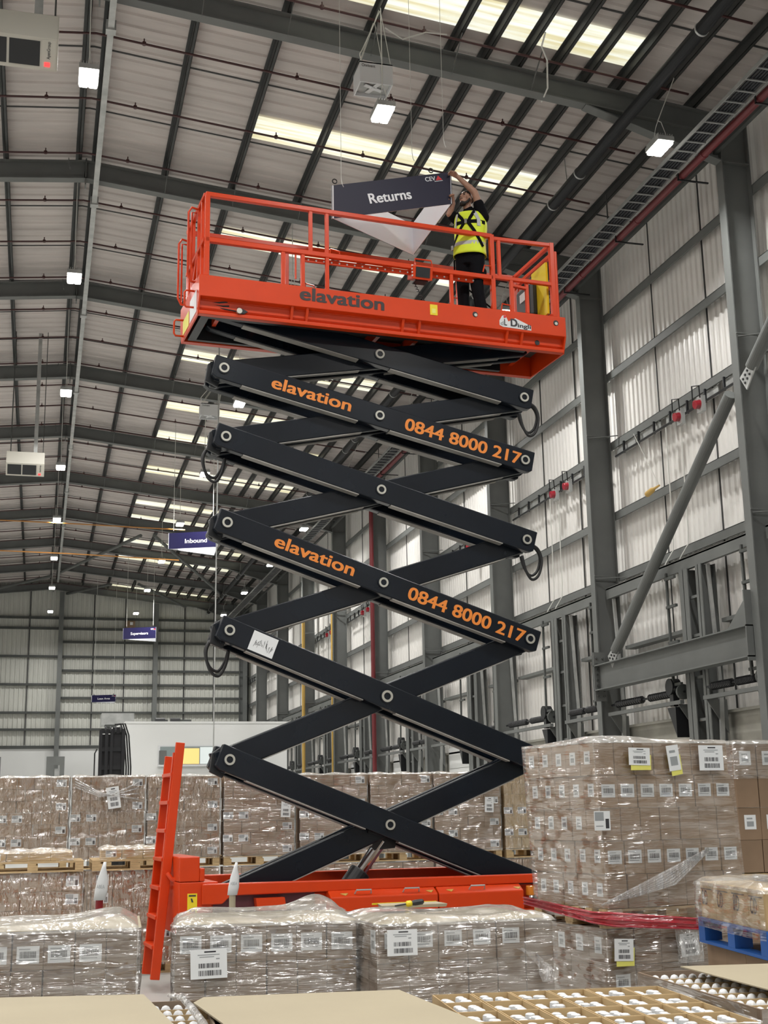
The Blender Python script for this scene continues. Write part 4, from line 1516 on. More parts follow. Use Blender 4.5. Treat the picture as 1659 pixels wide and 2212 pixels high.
sd, wd, zd = V(ca, sa, 0), V(-sa, ca, 0), V(0, 0, 1)
man = thing('person', 'worker in a yellow hi-vis vest and black trousers, reaching up to hold the sign', 'person', lp(3.42, 0.2, 7.925))
FLZ = 7.925
shL, shR = lpx(1043, 470, 0.12), lpx(988, 474, 0.37)
elL, wrL, haL = lpx(1025, 415, 0.06), lpx(990, 383, 0.13), lpx(979, 376, 0.16)
elR, wrR, haR = lpx(971, 462, 0.33), lpx(979, 440, 0.27), lpx(977, 431, 0.24)
hip = lpx(1015, 553, 0.22)
waist = lpx(1016, 525, 0.21)
chest = lpx(1017, 485, 0.22)
neck = lpx(1012, 459, 0.21)
headc = lpx(1007, 431, 0.19)
hL, hR = lpx(1030, 560, 0.15), lpx(1001, 560, 0.28)
kL, kR = lpx(1030, 614, 0.12), lpx(1000, 614, 0.27)
fL = lp(0, 0, 0)
pL, pR = lpx(1040, 668, 0.13), lpx(1003, 668, 0.27)
aL, aR = V(pL.x + .01, pL.y, FLZ + 0.09), V(pR.x, pR.y, FLZ + 0.09)
fdir = (-sd * 0.80 - wd * 0.55).normalized()          # the way he faces
ldir = fdir.cross(-zd).normalized() if False else zd.cross(fdir).normalized()


def cap(mb, pts, rr, n=14):
    for i, p in enumerate(pts):
        mb.ball(p, rr[i], n, 8)
    for i in range(len(pts) - 1):
        mb.tube([pts[i], pts[i + 1]], [rr[i], rr[i + 1]], n)


def ell_ring(c, ax, ay, rx, ry, n=24, p=2.4):
    out = []
    for k in range(n):
        a = 2 * PI * k / n
        cx, cy = math.cos(a), math.sin(a)
        out.append(c + ax * rx * math.copysign(abs(cx) ** (2 / p), cx) + ay * ry * math.copysign(abs(cy) ** (2 / p), cy))
    return out


sh_ax = (shL - shR)
sh_ax.z *= 0.5
sh_ax.normalize()
tw_f = zd.cross(sh_ax).normalized()
if tw_f.dot(fdir) < 0:
    tw_f = -tw_f


def torso(mb, g, top=True):
    rings = [ell_ring(hip + zd * -0.06, sh_ax, tw_f, 0.165 + g, 0.115 + g),
             ell_ring(hip + zd * 0.05, sh_ax, tw_f, 0.168 + g, 0.118 + g),
             ell_ring(waist, sh_ax, tw_f, 0.16 + g, 0.112 + g),
             ell_ring(chest * 0.6 + waist * 0.4, sh_ax, tw_f, 0.175 + g, 0.122 + g),
             ell_ring(chest, sh_ax, tw_f, 0.185 + g, 0.125 + g),
             ell_ring(chest * 0.45 + neck * 0.55, sh_ax, tw_f, 0.16 + g, 0.105 + g)]
    if top:
        rings.append(ell_ring(neck - zd * 0.03, sh_ax, tw_f, 0.08 + g, 0.075 + g))
    mb.loft(rings)


def remesh(o, vox, it=4):
    m = o.modifiers.new('skin', 'REMESH')
    m.mode = 'VOXEL'
    m.voxel_size = vox
    m.use_smooth_shade = True
    s = o.modifiers.new('soft', 'SMOOTH')
    s.factor = 0.5
    s.iterations = it
    return o


# body: one continuous surface
mb = MB()
torso(mb, -0.01)
cap(mb, [shR, shL], [0.07, 0.07])
cap(mb, [neck - zd * 0.04, neck + (headc - neck) * 0.55], [0.062, 0.056])
cap(mb, [shL, elL, wrL], [0.062, 0.045, 0.030])
cap(mb, [shR, elR, wrR], [0.062, 0.045, 0.030])
cap(mb, [(elL * 0.7 + wrL * 0.3)], [0.046])
cap(mb, [hL, kL, aL], [0.095, 0.062, 0.045])
cap(mb, [hR, kR, aR], [0.095, 0.062, 0.045])
# head frame: tilted up and turned to the sign
hf = (-sd * 0.86 - wd * 0.42 + zd * 0.22).normalized()
hl = zd.cross(hf).normalized()
hu = hf.cross(hl).normalized()


def H(f, l, u):
    return headc + hf * f + hl * l + hu * u


def hball(mb, f, l, u, rf, rl, ru, n=16):
    rings = []
    for j in range(11):
        la = -PI / 2 + PI * j / 10
        rings.append([H(f + rf * math.cos(la) * math.cos(2 * PI * i / n), l + rl * math.cos(la) * math.sin(2 * PI * i / n), u + ru * math.sin(la)) for i in range(n)])
    mb.loft(rings)


hball(mb, -0.005, 0, 0.03, 0.098, 0.077, 0.088)
hball(mb, 0.03, 0, -0.045, 0.062, 0.056, 0.068)
hball(mb, 0.062, 0, -0.095, 0.03, 0.032, 0.022)
hball(mb, 0.07, 0, 0.045, 0.022, 0.05, 0.014)          # brow
mb.loft([[H(0.088, -0.008, 0.035), H(0.088, 0.008, 0.035), H(0.075, 0, 0.035)], [H(0.118, -0.016, -0.02), H(0.118, 0.016, -0.02), H(0.07, 0, -0.03)]])
hball(mb, 0.112, 0, -0.014, 0.012, 0.012, 0.012, 8)
hball(mb, 0.083, 0, -0.055, 0.014, 0.026, 0.007, 10)   # lips
for sgn in (-1, 1):
    hball(mb, -0.005, 0.078 * sgn, 0.0, 0.022, 0.010, 0.034, 10)
    hball(mb, 0.06, 0.04 * sgn, -0.01, 0.025, 0.022, 0.02, 10)


def hand(mb, wr, ha, out, thumb, curl):
    d = (ha - wr).normalized()
    pn = (curl - d * curl.dot(d)).normalized()
    sdv = d.cross(pn).normalized()
    palm = wr + d * 0.055
    for o in (-0.024, -0.008, 0.008, 0.024):
        cap(mb, [wr + sdv * o * 0.6 + d * 0.01, palm + sdv * o + d * 0.035], [0.016, 0.0135], 8)
    for k, (o, ln) in enumerate(((-0.030, 0.062), (-0.010, 0.075), (0.010, 0.07), (0.030, 0.055))):
        b = palm + sdv * o + d * 0.035
        m1 = b + d * ln * 0.42 + pn * ln * 0.12
        m2 = m1 + d * ln * 0.2 + pn * ln * 0.32
        m3 = m2 - d * ln * 0.08 + pn * ln * 0.28
        cap(mb, [b, m1, m2, m3], [0.0095, 0.009, 0.0085, 0.0075], 8)
    t0 = wr + d * 0.025 + sdv * thumb * 0.022
    t1 = t0 + d * 0.03 + sdv * thumb * 0.026 + pn * 0.014
    t2 = t1 + d * 0.03 + sdv * thumb * 0.004 + pn * 0.02
    cap(mb, [t0, t1, t2], [0.013, 0.011, 0.009], 8)


hand(mb, wrL, haL, None, 1, -zd * 0.8 - wd * 0.5)
hand(mb, wrR, haR, None, -1, -wd - sd * 0.3)
body = remesh(mb.build('body', M['skin'], man), 0.0065, 3)

mb = MB()
for sgn in (-1, 1):
    hball(mb, 0.083, 0.033 * sgn, 0.022, 0.012, 0.013, 0.008, 8)
mb.build('eyes', M['hair'], body, smooth=True)
# hair: short cap, brows and beard
mb = MB()
rings = []
for j in range(8):
    la = 0.12 + (PI / 2 - 0.12) * j / 7
    rings.append([H(-0.012 + 0.100 * math.cos(la) * math.cos(a), 0.081 * math.cos(la) * math.sin(a), 0.034 + (0.093 * math.sin(la)) - (0.045 if math.cos(a) < 0.1 else 0.0) * (1 - j / 7)) for a in [2 * PI * i / 20 for i in range(20)]])
mb.loft(rings)
for sgn in (-1, 1):
    cap(mb, [H(0.09, 0.014 * sgn, 0.043), H(0.082, 0.05 * sgn, 0.046)], [0.006, 0.005], 6)
mb.build('hair', M['hair'], man, smooth=True)
mb = MB()
hball(mb, 0.052, 0, -0.098, 0.046, 0.044, 0.032, 14)
hball(mb, 0.086, 0, -0.042, 0.012, 0.03, 0.006, 10)
for sgn in (-1, 1):
    cap(mb, [H(0.005, 0.07 * sgn, -0.01), H(0.02, 0.06 * sgn, -0.06), H(0.05, 0.038 * sgn, -0.1)], [0.012, 0.016, 0.02], 8)
remesh(mb.build('beard', M['hair'], man), 0.006, 2)
# black shirt with short sleeves and collar
mb = MB()
torso(mb, 0.006)
cap(mb, [shR, shL], [0.082, 0.082])
cap(mb, [shL, shL * 0.48 + elL * 0.52], [0.085, 0.072])
cap(mb, [shR, shR * 0.4 + elR * 0.6], [0.08, 0.07])
cap(mb, [neck - zd * 0.05, neck + zd * 0.025], [0.085, 0.072])
remesh(mb.build('shirt', M['cloth_black'], man), 0.009, 4)
# trousers and boots
mb = MB()
mb.loft([ell_ring(hip + zd * -0.14, sh_ax, tw_f, 0.17, 0.125), ell_ring(hip + zd * 0.06, sh_ax, tw_f, 0.178, 0.13), ell_ring(hip + zd * 0.12, sh_ax, tw_f, 0.172, 0.125)])
cap(mb, [hL + zd * .02, hL * .5 + kL * .5, kL, kL * .5 + aL * .5, aL + zd * .03], [0.108, 0.098, 0.086, 0.078, 0.082])
cap(mb, [hR + zd * .02, hR * .5 + kR * .5, kR, kR * .5 + aR * .5, aR + zd * .03], [0.108, 0.098, 0.086, 0.078, 0.082])
for h_, k_ in ((hL, kL), (hR, kR)):
    cap(mb, [h_ * .45 + k_ * .55 + sd * .06 - wd * .06, h_ * .3 + k_ * .7 + sd * .06 - wd * .06], [0.05, 0.05])
remesh(mb.build('trousers', M['cloth_black'], man), 0.010, 3)
mb = MB()
for a in (aL, aR):
    b = V(a.x, a.y, FLZ + 0.05)
    cap(mb, [b - fdir * 0.06, b + fdir * 0.08, b + fdir * 0.15], [0.05, 0.05, 0.042])
    cap(mb, [a - zd * .03, a + zd * 0.06], [0.058, 0.055])
remesh(mb.build('boots', M['rubber'], man), 0.010, 2)
# hi-vis vest
g = 0.030
mb = MB()
vr = [ell_ring(hip - zd * 0.015, sh_ax, tw_f, 0.185 + g, 0.135 + g), ell_ring(hip + zd * 0.10, sh_ax, tw_f, 0.178 + g, 0.13 + g), ell_ring(waist + zd * .02, sh_ax, tw_f, 0.172 + g, 0.125 + g), ell_ring(chest * .6 + waist * .4, sh_ax, tw_f, 0.182 + g, 0.128 + g),
      ell_ring(chest, sh_ax, tw_f, 0.186 + g, 0.13 + g), ell_ring(chest * .5 + neck * .5, sh_ax, tw_f, 0.165 + g, 0.118 + g), ell_ring(chest * .22 + neck * .78, sh_ax, tw_f, 0.13 + g, 0.10 + g)]
mb.loft(vr, caps=False)
vest = mb.build('vest', M['hivis'], man, smooth=True)
mo = vest.modifiers.new('sub', 'SUBSURF')
mo.levels = mo.render_levels = 2
so = vest.modifiers.new('cloth', 'SOLIDIFY')
so.thickness = 0.006
mb = MB()


def vband(f0, f1, e):
    """ring of reflective tape between two heights of the vest"""
    for t0, t1 in ((f0, f1),):
        rings = []
        for t in (t0, t1):
            i = min(int(t), len(vr) - 2)
            fr = t - i
            c = sum(vr[i], V(0, 0, 0)) / len(vr[i]) * (1 - fr) + sum(vr[i + 1], V(0, 0, 0)) / len(vr[i]) * fr
            rings.append([(a * (1 - fr) + b * fr) + ((a * (1 - fr) + b * fr) - c).normalized() * e for a, b in zip(vr[i], vr[i + 1])])
        mb.loft(rings, caps=False)


vband(1.0, 1.5, 0.006)
mb.build('reflective_tape', M['reflect'], vest, smooth=True)


def vpt(t, ang, e):
    """point on the vest at ring parameter t and angle from the front"""
    i = min(int(t), len(vr) - 2)
    fr = t - i
    n = len(vr[0])
    k = ((ang + PI / 2) / (2 * PI) * n) % n
    k0 = int(k) % n
    k1 = (k0 + 1) % n
    kf = k - int(k)

    def g_(r):
        return r[k0] * (1 - kf) + r[k1] * kf
    p = g_(vr[i]) * (1 - fr) + g_(vr[i + 1]) * fr
    c = sum(vr[i], V(0, 0, 0)) / n
    o = p - c
    o.z = 0
    return p + o.normalized() * e


# angle 0 is straight ahead when tw_f is the ring's second axis
def strap(name, tas, w, m, e=0.012):
    mb = MB()
    pts = [vpt(t, a, e) for t, a in tas]
    L_, R_ = [], []
    for i, p in enumerate(pts):
        q = pts[min(i + 1, len(pts) - 1)] - pts[max(i - 1, 0)]
        c = (p - chest)
        c.z = 0
        sv = q.cross(c).normalized() * w / 2
        L_.append(p + sv)
        R_.append(p - sv)
    n = len(pts)
    mb.add(L_ + R_, [(i, i + 1, n + i + 1, n + i) for i in range(n - 1)])
    o = mb.build(name, m, man)
    s = o.modifiers.new('web', 'SOLIDIFY')
    s.thickness = 0.008
    s.offset = 0
    return o


for sg in (-1, 1):
    strap('reflective_brace', [(5.9, 0.55 * sg), (5, 0.62 * sg), (4, 0.72 * sg), (3.1, 0.78 * sg)], 0.05, M['reflect'], 0.006)
    strap('harness_strap', [(6, 0.75 * sg), (5, 0.45 * sg), (4.2, 0.2 * sg), (3.6, 0.1 * sg)], 0.042, M['cloth_black'])
    strap('harness_strap', [(3.6, 0.1 * sg), (2.6, 0.45 * sg), (1.6, 0.9 * sg), (0.8, 1.25 * sg)], 0.042, M['cloth_black'])
strap('chest_strap', [(3.7, -1.3), (3.7, -0.6), (3.7, 0), (3.7, 0.6), (3.7, 1.3)], 0.05, M['cloth_black'])
bk = MB()
for (t, a) in ((3.75, 0.0), (1.0, 1.05)):
    c = vpt(t, a, 0.02)
    bk.bar(c - zd * 0.03, c + zd * 0.03, 0.035, 0.012, up=tw_f)
bk.build('buckle', M['chrome'], man)
mb = MB()
pts = [vpt(3.0, PI, 0.02), vpt(1.5, 2.4, 0.06), vpt(0.2, 2.0, 0.07), V(*vpt(0.2, 2.0, 0.07)) - zd * 0.25, lp(3.75, 0.3, 8.15), lp(3.7, 0.1, 8.1)]
mb.tube(pts, 0.012, 6)
mb.build('lanyard', M['cloth_black'], man)

# ================================================================== PALLET LOADS
CARTONS = []        # every carton of every wrapped load: collected first, the 290 nearest become things
_mesh_cache = {}


def frame(org, yaw):
    c, s = math.cos(yaw), math.sin(yaw)
    return V(org[0], org[1], 0), V(c, s, 0), V(-s, c, 0)


def sticker_mesh(kind, w, h):
    """a printed label lying in the x-z plane, facing -y, centred on the origin"""
    key = ('st', kind, w, h)
    if key in _mesh_cache:
        return _mesh_cache[key]
    rng = random.Random(len(kind) * 131 + int(w * 1000))
    mb = MB().add([(-w / 2, 0, -h / 2), (w / 2, 0, -h / 2), (w / 2, 0, h / 2), (-w / 2, 0, h / 2)], [(0, 1, 2, 3)], 0)

    def q(x0, x1, z0, z1, mi):
        mb.add([(x0 * w, -0.0008, z0 * h), (x1 * w, -0.0008, z0 * h), (x1 * w, -0.0008, z1 * h), (x0 * w, -0.0008, z1 * h)], [(0, 1, 2, 3)], mi)

    def bars(x0, x1, z0, z1, n, mi):
        x = x0
        while x < x1:
            ww = rng.choice((0.008, 0.012, 0.02, 0.03))
            q(x, min(x + ww, x1), z0, z1, mi)
            x += ww + rng.choice((0.008, 0.012, 0.02))
    if kind == 'box':
        bars(-0.36, 0.36, -0.18, 0.2, 20, 1)
        q(-0.4, 0.1, 0.3, 0.36, 2)
        q(-0.4, 0.3, -0.32, -0.27, 2)
    elif kind == 'side':
        q(-0.3, 0.3, -0.3, 0.05, 2)
        q(-0.3, 0.2, 0.2, 0.3, 2)
    elif kind == 'small':
        q(-0.45, 0.1, 0.0, 0.45, 2)
        q(0.2, 0.42, -0.4, 0.1, 1)
        q(-0.4, 0.05, -0.3, -0.25, 2)
    elif kind == 'doc':
        bars(-0.28, 0.30, -0.14, 0.02, 20, 1)
        bars(-0.28, 0.34, -0.40, -0.22, 20, 1)
        q(-0.12, 0.2, 0.38, 0.43, 1)
        q(-0.3, 0.3, 0.29, 0.32, 2)
        q(-0.25, 0.15, 0.22, 0.25, 2)
        q(0.2, 0.3, 0.14, 0.18, 2)
    me = bpy.data.meshes.new('label')
    me.from_pydata(mb.v, [], mb.f)
    for m_ in (M['paper'], M['ink'], M['grey_ink']):
        me.materials.append(m_)
    me.polygons.foreach_set('material_index', mb.m)
    _mesh_cache[key] = me
    return me


def carton_mesh(w, d, h, m):
    key = ('ct', round(w, 3), round(d, 3), round(h, 3), m)
    if key not in _mesh_cache:
        mb = MB().box(-w / 2, w / 2, -d / 2, d / 2, 0, h)
        me = bpy.data.meshes.new('carton')
        b = 0.004
        # chamfered box
        vs, fs = [], []
        mb2 = MB()
        mb2.prism([(-w / 2 + b, -d / 2, 0), (w / 2 - b, -d / 2, 0), (w / 2, -d / 2 + b, 0), (w / 2, d / 2 - b, 0), (w / 2 - b, d / 2, 0), (-w / 2 + b, d / 2, 0), (-w / 2, d / 2 - b, 0), (-w / 2, -d / 2 + b, 0)], (0, 0, h))
        me.from_pydata(mb2.v, [], mb2.f)
        me.materials.append(M[m])
        _mesh_cache[key] = me
    return _mesh_cache[key]


def load(org, yaw, z0, n, size, m, label, group, st=None, left=False, right=False, seed=0, jit=0.004, stp=(0, .5, .55), bulge=None, side_st=None, brick=False):
    """cartons that can be seen on the outside of a pallet load. st = (kind, w, h, rule)"""
    o, ux, uy = frame(org, yaw)
    rng = random.Random(seed)
    nx, ny, nz = n
    bx, by, bz = size
    for k in range(nz):
        bl = bulge[k] if bulge else 0.0
        sh = (bx / 2 if (brick and k % 2) else 0)
        cols = [(i, i * bx + sh, bx) for i in range(nx)]
        if sh:
            cols = [(-1, 0, bx / 2)] + [(i, i * bx + sh, bx) for i in range(nx - 1)] + [(nx, nx * bx - bx / 2, bx / 2)]
        for ci, (i, x0, wx) in enumerate(cols):
            for j in range(ny):
                edge = (j == 0) or (left and ci == 0) or (right and ci == len(cols) - 1)
                if not edge:
                    continue
                c = o + ux * (x0 + wx / 2 + rng.uniform(-jit, jit) + bl * (1 if right else -1)) + uy * (j * by + by / 2 + rng.uniform(-jit, jit)) + V(0, 0, z0 + k * bz)
                spec = []
                if st and j == 0 and st[3](i, k):
                    spec.append((st[0], st[1], st[2], 'front', stp))
                if side_st and left and ci == 0 and side_st[3](j, k):
                    spec.append((side_st[0], side_st[1], side_st[2], 'left', (0, .5, .5)))
                CARTONS.append(dict(c=c, yaw=yaw + rng.uniform(-.006, .006), size=(wx - 0.005, by - 0.005, bz - 0.003), m=m, label=label, group=group, st=spec, d=(c - EYE).length))


def film(name, org, yaw, size, z0, z1, m, label, seed=0, amp=0.012, sides='flr', top=None, topm=None, off=0.014, group='stretch film around pallet loads', tq=(24, 20), waist=None, shear=0.0):
    """stretch film: wavy sheets on the visible sides, tucked in at the foot, and over the top"""
    o, ux, uy = frame(org, yaw)
    W_, D_ = size
    rng = random.Random(seed)
    ph = [rng.uniform(0, 6.28) for _ in range(12)]

    def wave(a, z):
        return amp * (0.5 * math.sin(9 * a + 3 * z + ph[0]) * math.sin(17 * z + ph[1]) + 0.35 * math.sin(23 * z + 5 * a + ph[2]) + 0.25 * math.sin(31 * a - 13 * z + ph[3]))

    base = o + V(0, 0, z0)
    mb = MB()
    H_ = z1 - z0

    def side(p, d, nrm, ln):
        def fn(u, v):
            a = u * ln
            z = z0 + v * H_
            e = min(u, 1 - u) * ln
            round_ = -0.012 * max(0, 1 - e / 0.03) ** 2
            bl = 0.0
            if waist:
                bl = waist(v)
            q = p + d * a + nrm * (off + wave(a + p.x, z) * min(1, e / 0.05) + round_ + bl) + ux * (shear * (v - 0.5))
            return (q.x, q.y, z)
        mb.grid(max(8, int(ln * 34)), max(8, int(H_ * 40)), fn)
    A = o - ux * off * 0 - uy * 0
    if 'f' in sides:
        side(A - ux * off * .8, ux, -uy, W_ + off * 1.6)
    if 'l' in sides:
        side(A + uy * (D_ + off * .8), -uy, -ux, D_ + off * 1.6)
    if 'r' in sides:
        side(A + ux * W_ - uy * off * .8, uy, ux, D_ + off * 1.6)
    if 'b' in sides:
        side(A + ux * (W_ + off * .8) + uy * D_, -ux, uy, W_ + off * 1.6)
    f = mb.build(name, m, None, smooth=True, off=base)
    f.location = base
    tag(f, label, 'stretch film', group)
    if top:
        mt = MB()

        def fn(u, v):
            e = min(u, 1 - u, v, 1 - v)
            q = A + ux * (shear * 0.5 - off + u * (W_ + 2 * off)) + uy * (-off + v * (D_ + 2 * off))
            h = top(u, v) * min(1, e / 0.10) + 0.006 * math.sin(13 * u + 7 * v + ph[4]) * math.sin(11 * v - 5 * u + ph[5]) * min(1, e / 0.05)
            return (q.x, q.y, z1 + h - (0.02 if e < 0.001 else 0))
        mt.grid(44, 30, fn)
        mt.build('film_top', topm or M['film_top'], f, smooth=True, off=base)
    return f, base, ux, uy


def pallet(org, yaw, z0, size, m, label, group='wooden pallets', hgt=0.14):
    o, ux, uy = frame(org, yaw)
    r = thing('pallet', label, 'pallet', (o.x, o.y, z0), yaw, group)
    w, d = size
    mb = MB()
    n = 6
    for k in range(n):
        y0 = (d - 0.10) * k / (n - 1)
        mb.box(0, w, y0, y0 + 0.10, hgt - 0.02, hgt)
    mb.build('deck_boards', m, r, local=True)
    for i in range(3):
        x = (w - 0.10) * i / 2
        MB().box(x, x + 0.10, 0, d, hgt - 0.042, hgt - 0.021).build('stringer_board', m, r, local=True)
        for j in range(3):
            y = (d - 0.12) * j / 2
            MB().box(x - (0.0), x + 0.12 - (0.02 if i == 2 else 0), y, y + 0.12, 0.02, hgt - 0.043).build('block', m, r, local=True)
    for j in range(3):
        y = (d - 0.10) * j / 2
        MB().box(0, w, y, y + 0.1, 0, 0.019).build('bottom_board', m, r, local=True)
    return r


def document(f, base, p, ux, uy, w, h, tilt=0.0, kind='doc', name='document', lift_=0.0, back=None, fold=0.0):
    """a printed sheet stuck on a film wall; p = world centre"""
    n_ = -uy
    x = (ux * math.cos(tilt) + V(0, 0, 1) * math.sin(tilt))
    z = (-ux * math.sin(tilt) + V(0, 0, 1) * math.cos(tilt))
    me = sticker_mesh(kind, w, h).copy()
    q = p + n_ * lift_ - base
    me.transform(Matrix(((x.x, -n_.x, z.x, q.x), (x.y, -n_.y, z.y, q.y), (x.z, -n_.z, z.z, q.z), (0, 0, 0, 1))))
    o = bpy.data.objects.new(name, me)
    COL.objects.link(o)
    o.parent = f
    if back:
        c = q - n_ * 0.004
        b = MB().add([c + x * (-w / 2 + .02) + z * (-h / 2 - .04), c + x * (w / 2 + .01) + z * (-h / 2 - .035), c + x * (w / 2 + .012) + z * h * .1, c + x * (-w / 2 + .02) + z * h * .1], [(0, 1, 2, 3)])
        b.build('yellow_note', M['note'], f, local=True)
    return o


# ---- tall load at the end of the lift, on top of another
eo, ey = (4.22, 9.5), math.radians(9.0)
gE = 'cartons of the tall five-layer load'
load(eo, ey, 1.09, (7, 5, 5), (0.183, 0.215, 0.25), 'card', 'brown carton in the tall five-layer load beside the lift', gE,
     st=('box', 0.125, 0.10, lambda i, k: k in (1, 3)), left=True, seed=1, bulge=[-0.028, -0.016, 0.0, 0.014, 0.03], stp=(0, .5, .52),
     side_st=('side', 0.085, 0.10, lambda j, k: k != 2 or j > 0))
fE, bE, uxE, uyE = film('stretch_film', eo, ey, (1.285, 1.09), 1.0, 2.36, M['film'], 'clear stretch film around the tall five-layer load beside the lift', 2, 0.012, 'flb', top=lambda u, v: 0.03 * math.sin(7 * u) * math.sin(5 * v) + 0.02, off=0.022, shear=-0.07)
pallet(eo, ey, 0.945, (1.2, 1.08), M['wood'], 'wooden pallet between the tall five-layer load and the load below it')
frE = at_y(1290, 1605, 9.5)


def on_plane(px, py, org, yaw, off):
    o, ux, uy = frame(org, yaw)
    d = (px - 829.5) * RT - (py - 1106) * UP + FPX * FWD
    p0 = o - uy * off
    return EYE + d * ((p0 - EYE).dot(uy) / d.dot(uy))


for (px, py, w, h, t, kd, bk_) in ((1381, 1634, .20, .135, -0.02, 'doc', True), (1455, 1637, .115, .20, 0.12, 'side', True), (1536, 1637, .24, .20, 0.0, 'doc', False), (1301, 1773, .145, .145, 0.0, 'small', False)):
    document(fE, bE, on_plane(px, py, eo, ey, 0.05), uxE, uyE, w, h, t, kd, back=bk_)
# gathered film swept across the corner
mb = MB()
p0 = on_plane(1530, 1832, eo, ey, 0.08)
for k in range(7):
    e = on_plane(1300 + 12 * k, 1955 - 3 * k, eo, ey, 0.085)
    mid = p0.lerp(e, 0.5) - uyE * 0.02 - V(0, 0, 0.015 * k)
    mb.tube([p0 + V(0, 0, -0.004 * k), mid, e], [0.006, 0.011, 0.006], 6)
mb.build('film_rope', M['film_bag'], fE, smooth=True)

# load below
load(eo, ey, 0.145, (5, 4, 3), (0.242, 0.27, 0.265), 'card_dark', 'brown carton in the lower load under the tall five-layer one', 'cartons of the lower load under the tall one',
     st=('box', 0.13, 0.12, lambda i, k: k == 1 and i < 2), left=True, seed=3, side_st=('side', 0.10, 0.12, lambda j, k: k == 2))
fD, bD, uxD, uyD = film('stretch_film', eo, ey, (1.215, 1.09), 0.1, 0.955, M['film'], 'clear stretch film around the lower load under the tall one', 5, 0.014, 'flb', off=0.03)
pallet(eo, ey, 0.0, (1.2, 1.08), M['wood'], 'wooden pallet on the floor under the two stacked loads beside the lift')
document(fD, bD, on_plane(1348, 2052, eo, ey, 0.07), uxD, uyD, .17, .16, -0.05, 'doc', back=True)
document(fD, bD, on_plane(1490, 2040, eo, ey, 0.075), uxD, uyD, .17, .17, 0.06, 'doc', name='delivery_note')
q = on_plane(1490, 2042, eo, ey, 0.09) - bD
mb = MB().grid(6, 6, lambda u, v: q + uxD * (u - .5) * .24 + V(0, 0, (v - .5) * .25) - uyD * 0.012 * math.sin(7 * u + 5 * v))
mb.build('document_pouch', M['film_bag'], fD, local=True, smooth=True)
# red tape around the foot of the tall load and on to the blue pallet
tp = [at_y(1150, 1945, 10.8)]
pts = [frame(eo, ey)[0] - uxE * 0.075 + uyE * 1.1 + V(0, 0, 1.10), frame(eo, ey)[0] - uxE * 0.08 + uyE * 0.05 + V(0, 0, 1.03), frame(eo, ey)[0] + uxE * 0.0 - uyE * 0.09 + V(0, 0, 1.02), frame(eo, ey)[0] + uxE * .75 - uyE * 0.09 + V(0, 0, .955), frame(eo, ey)[0] + uxE * 1.22 - uyE * 0.09 + V(0, 0, .94)]
mb = MB()
n = len(pts)
hh = [0.03, 0.045, 0.055, 0.045, 0.035]
mb.loft([[p + V(0, 0, h_), p + V(0, 0, -h_), p + V(0, 0, -h_) - (uxE if i < 2 else uyE) * 0.012, p + V(0, 0, h_) - (uxE if i < 2 else uyE) * 0.008] for i, (p, h_) in enumerate(zip(pts, hh))])
for j in range(3):
    mb.tube([p + V(0, 0, h_ * (j - 1) * .8) - (uxE if i < 2 else uyE) * 0.014 for i, (p, h_) in enumerate(zip(pts, hh))], 0.007, 6)
tag(mb.build('red_tape', M['film_red'], smooth=True), 'red stretched barrier film drawn around the foot of the tall load', 'tape')

# ---- three wrapped loads in front of the lift
def top_b(u, v):
    return 0.03 + 0.10 * math.exp(-((u - 0.80) / 0.14) ** 2 - ((v - 0.7) / 0.35) ** 2) + 0.035 * math.exp(-((u - 0.2) / 0.2) ** 2 - ((v - 0.7) / 0.3) ** 2) + 0.01 * math.sin(9 * u + 3 * v)


ao, ay = (-0.52, 9.285), math.radians(-3.5)
load(ao, ay, 0.15, (6, 4, 4), (0.203, 0.26, 0.238), 'card_b', 'brown carton in the wrapped edge load in front of the lift ladder', 'cartons of the load by the ladder', st=('box', 0.145, 0.11, lambda i, k: k == 3 and i < 5), right=True, seed=11, stp=(0, .5, .42))
film('stretch_film', ao, ay, (1.22, 1.04), 0.05, 1.115, M['film'], 'clear stretch film around the load cut off by the picture edge', 12, 0.014, 'frb', top=lambda u, v: 0.03 + 0.05 * math.exp(-((u - .85) / .15) ** 2), off=0.02)
bo, by_ = (0.95, 9.275), math.radians(-7.5)
load(bo, by_, 0.15, (6, 4, 4), (0.207, 0.26, 0.238), 'card_b', 'brown carton in the wrapped load with the billowing film top', 'cartons of the load with the billowing top', st=('box', 0.145, 0.115, lambda i, k: k == 3), left=True, seed=13, stp=(0, .5, .5), side_st=('side', 0.12, .19, lambda j, k: (j, k) == (0, 2)))
fB, bB, uxB, uyB = film('stretch_film', bo, by_, (1.245, 1.04), 0.05, 1.115, M['film'], 'stretch film with a billowing top, on the load before the lift base', 14, 0.014, 'flb', top=top_b, off=0.025)
document(fB, bB, on_plane(451, 2082, bo, by_, 0.06), uxB, uyB, .245, .19, 0.03, 'doc')
co, cy2 = (2.23, 8.70), math.radians(2.2)
load(co, cy2, 0.15, (6, 4, 4), (0.209, 0.26, 0.238), 'card_b', 'brown carton in the wrapped load with a screwdriver lying on top', 'cartons of the load under the screwdriver', st=('box', 0.125, 0.10, lambda i, k: k == 3 and i < 5), left=True, seed=15, stp=(0, .5, .6), side_st=('side', 0.12, .15, lambda j, k: (j, k) == (0, 3)))
fC, bC, uxC, uyC = film('stretch_film', co, cy2, (1.26, 1.04), 0.05, 1.115, M['film'], 'clear stretch film around the load with a screwdriver on top', 16, 0.014, 'flb', top=lambda u, v: 0.03 + 0.012 * math.sin(8 * u) + 0.01 * math.sin(11 * v + 2 * u), off=0.022)
document(fC, bC, on_plane(869, 2036, co, cy2, 0.055), uxC, uyC, .21, .165, 0.0, 'doc')
